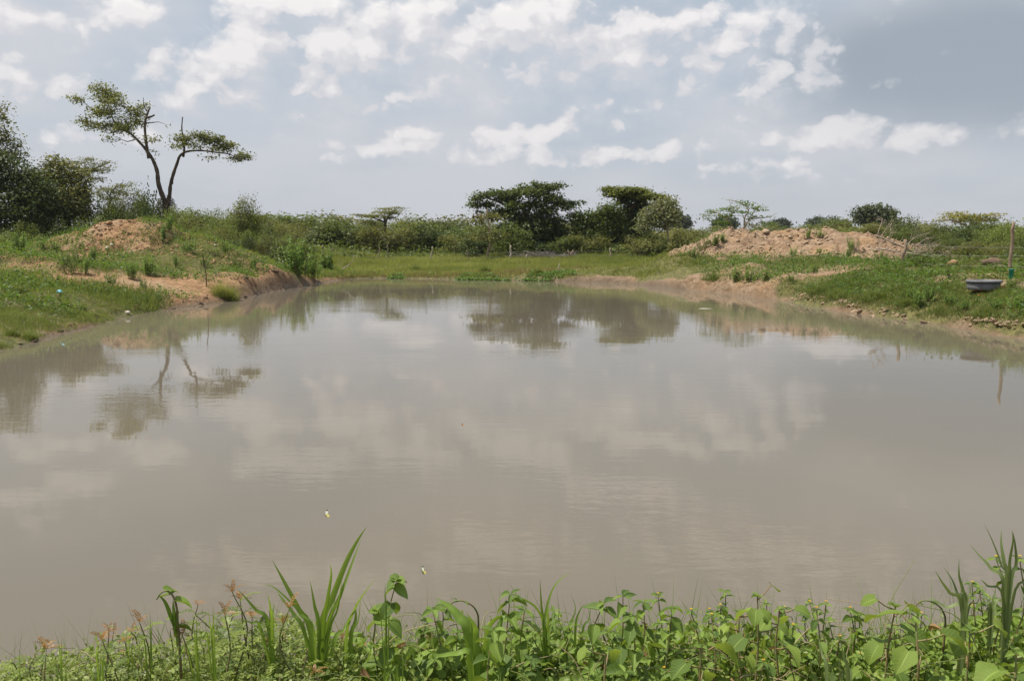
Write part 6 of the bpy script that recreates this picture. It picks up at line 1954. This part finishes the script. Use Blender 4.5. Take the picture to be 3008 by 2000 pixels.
    broad(2290, 1790, 2260, 2.4, 'broad-leaved plant right of the tall lobed one', 6, .064)
    broad(2630, 1785, 2610, 2.3, 'plant with large drooping soft leaves in the right half', 10, .076)
    broad(2690, 1830, 2700, 2.15, 'low plant with very wide pale leaves at the bottom right', 7, .080)
    broad(2850, 1850, 2850, 2.15, 'plant with rounded hole-eaten leaf below the spiky rosette', 6, .074)
    broad(2985, 1920, 2985, 1.95, 'plant with a wide palmate leaf in the bottom right corner', 6, .090)
    broad(2060, 1900, 2060, 2.1, 'low broad-leaved plant at the bottom, right of the middle', 6, .066)
    broad(1780, 1910, 1780, 2.1, 'low broad-leaved plant at the bottom under the reddish stem', 5, .068)
    # flowering weeds on thin stems
    for px, py, Y, lab in ((2378, 1772, 2.5, 'thin stem with small yellow flower, first of the group of three'), (2426, 1772, 2.5, 'thin stem with small yellow flower, last of the group of three'), (2398, 1790, 2.45, 'thin stem with small yellow flower, middle of the group of three'), (2497, 1790, 2.45, 'lone thin flowering stem right of the group of three'), (2330, 1840, 2.4, 'low flowering weed left of the group of three'),
                           (2030, 1795, 2.4, 'flowering weed left of the broad-leaved plants'), (2090, 1810, 2.35, 'flowering weed touching the broad-leaved plants'), (2855, 1715, 2.45, 'flowering weed behind the spiky rosette'), (2925, 1640, 2.4, 'flowering weed leaning on the tallest rosette'), (2995, 1640, 2.3, 'flowering weed at the right edge of the picture'), (2960, 1690, 2.45, 'leafy weed under the tallest rosette')):
        b = at_y(px + 4, py + 200, Y); b.z = bank_z(b.x, Y)
        paired_weed(tuple(b), tuple(at_y(px, py, Y)), lab, None, r, .042, .075, 'ovate', True, 'flowering_weed', M_F_STEMR, .4)
    # reddish-tipped feathery weeds on the left
    for px, py, Y, lab in ((135, 1905, 2.35, 'reddish-tipped feathery weed nearest the left corner'), (320, 1850, 2.4, 'reddish-tipped feathery weed, second from the left corner'), (410, 1828, 2.45, 'reddish-tipped feathery weed left of the curled vine'), (300, 1880, 2.3, 'low reddish-tipped feathery weed'), (683, 1740, 2.45, 'tallest reddish-tipped feathery weed'),
                           (705, 1760, 2.5, 'feathery weed right behind the tallest one'), (850, 1785, 2.4, 'reddish-tipped feathery weed under the grass clump'), (660, 1800, 2.35, 'feathery weed left below the tallest one'), (535, 1865, 2.4, 'reddish-tipped feathery weed under the curled vine'), (740, 1812, 2.4, 'reddish-tipped weed between the tallest one and the grass clump')):
        b = at_y(px + 5, py + 190, Y); b.z = bank_z(b.x, Y)
        feather_weed(tuple(b), tuple(at_y(px, py, Y)), lab, None, r)
    # ---- the many ordinary ones ---------------------------------------------------------------------------------
    for k in range(60):
        px = r.uniform(40, 1050); Y = r.uniform(1.95, 2.75)
        top = at_y(px, silh(px) + r.uniform(-6, 40), 2.45)
        x = at_y(px, 1900, Y).x; zb = bank_z(x, Y); h = max(.14, top.z - zb)
        feather_weed((x, Y, zb), (x + r.normal() * .04, Y + r.normal() * .04, zb + h * r.uniform(.75, 1.02)), 'low feathery green weed in the tangle at the bottom left', 'feathery weeds of the near bank', r, .075, r.random() < .3)
    for k in range(52):
        px = r.uniform(1000, 2100); Y = r.uniform(1.95, 2.8)
        top = at_y(px, silh(px) + r.uniform(0, 45), 2.45)
        x = at_y(px, 1900, Y).x; zb = bank_z(x, Y); h = max(.14, top.z - zb)
        paired_weed((x, Y, zb), (x + r.normal() * .05, Y + r.normal() * .05, zb + h * r.uniform(.7, 1.0)), 'low ovate-leaved weed in the tangle at the bottom middle', 'ovate-leaved weeds of the near bank', r, .056, .05, 'ovate', False, 'ovate_leaf_weed', M_F_STEM, .2)
    for k in range(62):
        px = r.uniform(1950, 3100); Y = r.uniform(1.95, 2.8)
        top = at_y(px, silh(px) + r.uniform(-5, 45), 2.45)
        x = at_y(px, 1900, Y).x; zb = bank_z(x, Y); h = max(.14, top.z - zb)
        paired_weed((x, Y, zb), (x + r.normal() * .05, Y + r.normal() * .05, zb + h * r.uniform(.7, 1.0)), 'low small-leaved weed in the tangle at the bottom right', 'small-leaved weeds of the near bank', r, .046, .042, 'ovate', r.random() < .35, 'small_leaved_weed', M_F_STEM, .2)
    # ---- the leaf mat below them: nobody could count it ------------------------------------------------------------
    def mat(name, label, lo, hi, n, kinds, mats, size, seed):
        rr = np.random.default_rng(seed)
        px = rr.uniform(lo, hi, n); Y = 1.55 + 1.35 * rr.random(n) ** .8
        x = (px - 1504) / FPX * Y * 1.04
        zb = base_h(x, Y)
        zt = np.array([at_y(a, silh(a) + 55, 2.45).z for a in px])
        top = np.maximum(zt - .05 - .12 * sstep(2.5, 2.95, Y), zb + .05)
        z = zb + (top - zb) * rr.random(n) ** .6 * (0.74 + 0.42 * fbm(x, Y, .16, 3, seed % 97))
        pos = np.stack([x, Y, z], 1)
        nn = norm(rr.normal(size=(n, 3)) * .75 + np.array([-.15, -.35, 1.0]))
        mb = MB()
        which = rr.integers(len(kinds), size=n)
        for j, kd in enumerate(kinds):
            sel = which == j
            V, q, uv = LIB[kd][j % len(LIB[kd])][1]
            leaves(mb, pos[sel], nn[sel], size[j] * rr.uniform(.6, 1.25, sel.sum()), .45 + rr.normal(0, .28, sel.sum()), rr, V, q, uv)
        tag(add(name, mb.mesh(name, mats, True)), label, 'undergrowth', kind='stuff')
    mat('near_bank_weeds', 'leafy mat of small ovate leaves on the near bank', 950, 3400, 8200, ['ovate', 'ovate', 'heart', 'lance'], M_F_OV, [.052, .038, .045, .045], 1301)
    mat('near_bank_broad_weeds', 'scattered wide pale leaves in the mat of the near bank', 1000, 3400, 380, ['broad', 'broad'], M_F_BROAD, [.066, .052], 1302)
    mat('near_bank_dead_leaves', 'dead brown leaves caught in the mat of the near bank', -300, 3400, 330, ['dry', 'dry'], M_F_DRY, [.05, .04], 1303)
    # thin stems, runners and straw tangled through the mat
    rs = np.random.default_rng(1310)
    for nm, mt, cnt, lab in (('runners', M_F_RUN, 420, 'thin green runners tangled through the near bank mat'), ('dry_stems', M_F_STRAW, 300, 'pale dry stems tangled through the near bank mat')):
        mb = MB()
        for k in range(cnt):
            px_ = rs.uniform(-200, 3250); Y_ = rs.uniform(1.8, 2.75)
            x_ = (px_ - 1504) / FPX * Y_ * 1.04
            zb_ = gz(x_, Y_); zt_ = at_y(px_, silh(px_) + rs.uniform(-25, 60), 2.45).z
            h_ = max(.08, zt_ - zb_)
            a_ = rs.uniform(0, 6.28); L_ = rs.uniform(.08, .28)
            p0 = np.array([x_, Y_, zb_ + h_ * rs.uniform(.1, .6)])
            p1 = p0 + np.array([math.cos(a_) * L_ * .5, math.sin(a_) * L_ * .4, h_ * rs.uniform(.1, .4)])
            p2 = p1 + np.array([math.cos(a_ + rs.normal() * .8) * L_ * .6, math.sin(a_ + rs.normal() * .8) * L_ * .4, rs.normal() * .05])
            tube(mb, smooth_path([p0, p1, p2], 4), np.linspace(.0022, .001, 9), 4, tint=rs.uniform(0, 1), cap=False)
        tag(add(nm, mb.mesh(nm, mt, True)), lab, 'stems', kind='stuff')
    # small leaflets of the feathery mat, left
    rr = np.random.default_rng(1304)
    n = 42000
    px = np.concatenate([rr.uniform(-300, 1050, n * 3 // 4), rr.uniform(1050, 3300, n // 4)]); Y = 1.55 + 1.4 * rr.random(n) ** .8
    x = (px - 1504) / FPX * Y * 1.04
    zb = base_h(x, Y)
    zt = at_y(0, 1900, 2.45).z * 0 + np.array([at_y(a, silh(a) + 45, 2.45).z for a in px])
    top = np.maximum(zt - .03 - .12 * sstep(2.55, 2.95, Y), zb + .04)
    z = zb + (top - zb) * rr.random(n) ** .6 * (0.68 + 0.5 * fbm(x, Y, .14, 3, 5))
    mb = MB()
    tv = np.array([(0, 0, 0), (.22, .3, .03), (.2, .7, .03), (0, 1, 0), (-.2, .7, .03), (-.22, .3, .03)]); tt = np.array([(0, 1, 5), (1, 2, 4), (1, 4, 5), (2, 3, 4)])
    leaves(mb, np.stack([x, Y, z], 1), norm(rr.normal(size=(n, 3)) * .6 + np.array([-.1, -.3, 1.0])), rr.uniform(.011, .026, n), .5 + rr.normal(0, .25, n), rr, tv, tt)
    tag(add('near_bank_leaflets', mb.mesh('near_bank_leaflets', M_F_PIN)), 'mat of tiny feathery leaflets on the near bank', 'undergrowth', kind='stuff')
    # fine grass of the near bank
    mb = MB()
    n = 6500
    px = rr.uniform(-300, 3300, n); Y = rr.uniform(1.8, 3.3, n)
    x = (px - 1504) / FPX * Y * 1.04
    zb = base_h(x, Y)
    zt = np.array([at_y(a, silh(a) - 10, 2.6).z for a in px])
    hh = np.clip(zt - zb, .08, .6) * rr.uniform(.45, 1.0, n)
    blades(mb, np.stack([x, Y, zb - .01], 1), hh, .005, rr.uniform(.05, .5, n), .4 + rr.normal(0, .25, n), rr, 4)
    tag(add('near_bank_grass', mb.mesh('near_bank_grass', M_F_BLADE)), 'thin grass blades on the near bank', 'grass', kind='stuff')


near_bank()


# ------------------------------------------------------------------ the air between here and the far trees
def haze():
    import bmesh
    bm = bmesh.new()
    bmesh.ops.create_cube(bm, size=1.0)
    for v in bm.verts:
        v.co = Vector((v.co.x * 4600.0, 1550.0 + v.co.y * 3500.0, 14.0 + v.co.z * 32.0))
    me = bpy.data.meshes.new('haze'); bm.to_mesh(me); bm.free()
    m, T = new_mat('haze')
    vol = T.new('ShaderNodeVolumePrincipled')
    vol.inputs['Color'].default_value = (0.90, 0.93, 1.0, 1.0)
    vol.inputs['Density'].default_value = 0.00012
    vol.inputs['Anisotropy'].default_value = 0.2
    T.l.new(vol.outputs[0], T.out.inputs['Volume'])
    me.materials.append(m)
    tag(add('haze', me), kind='stuff')


haze()
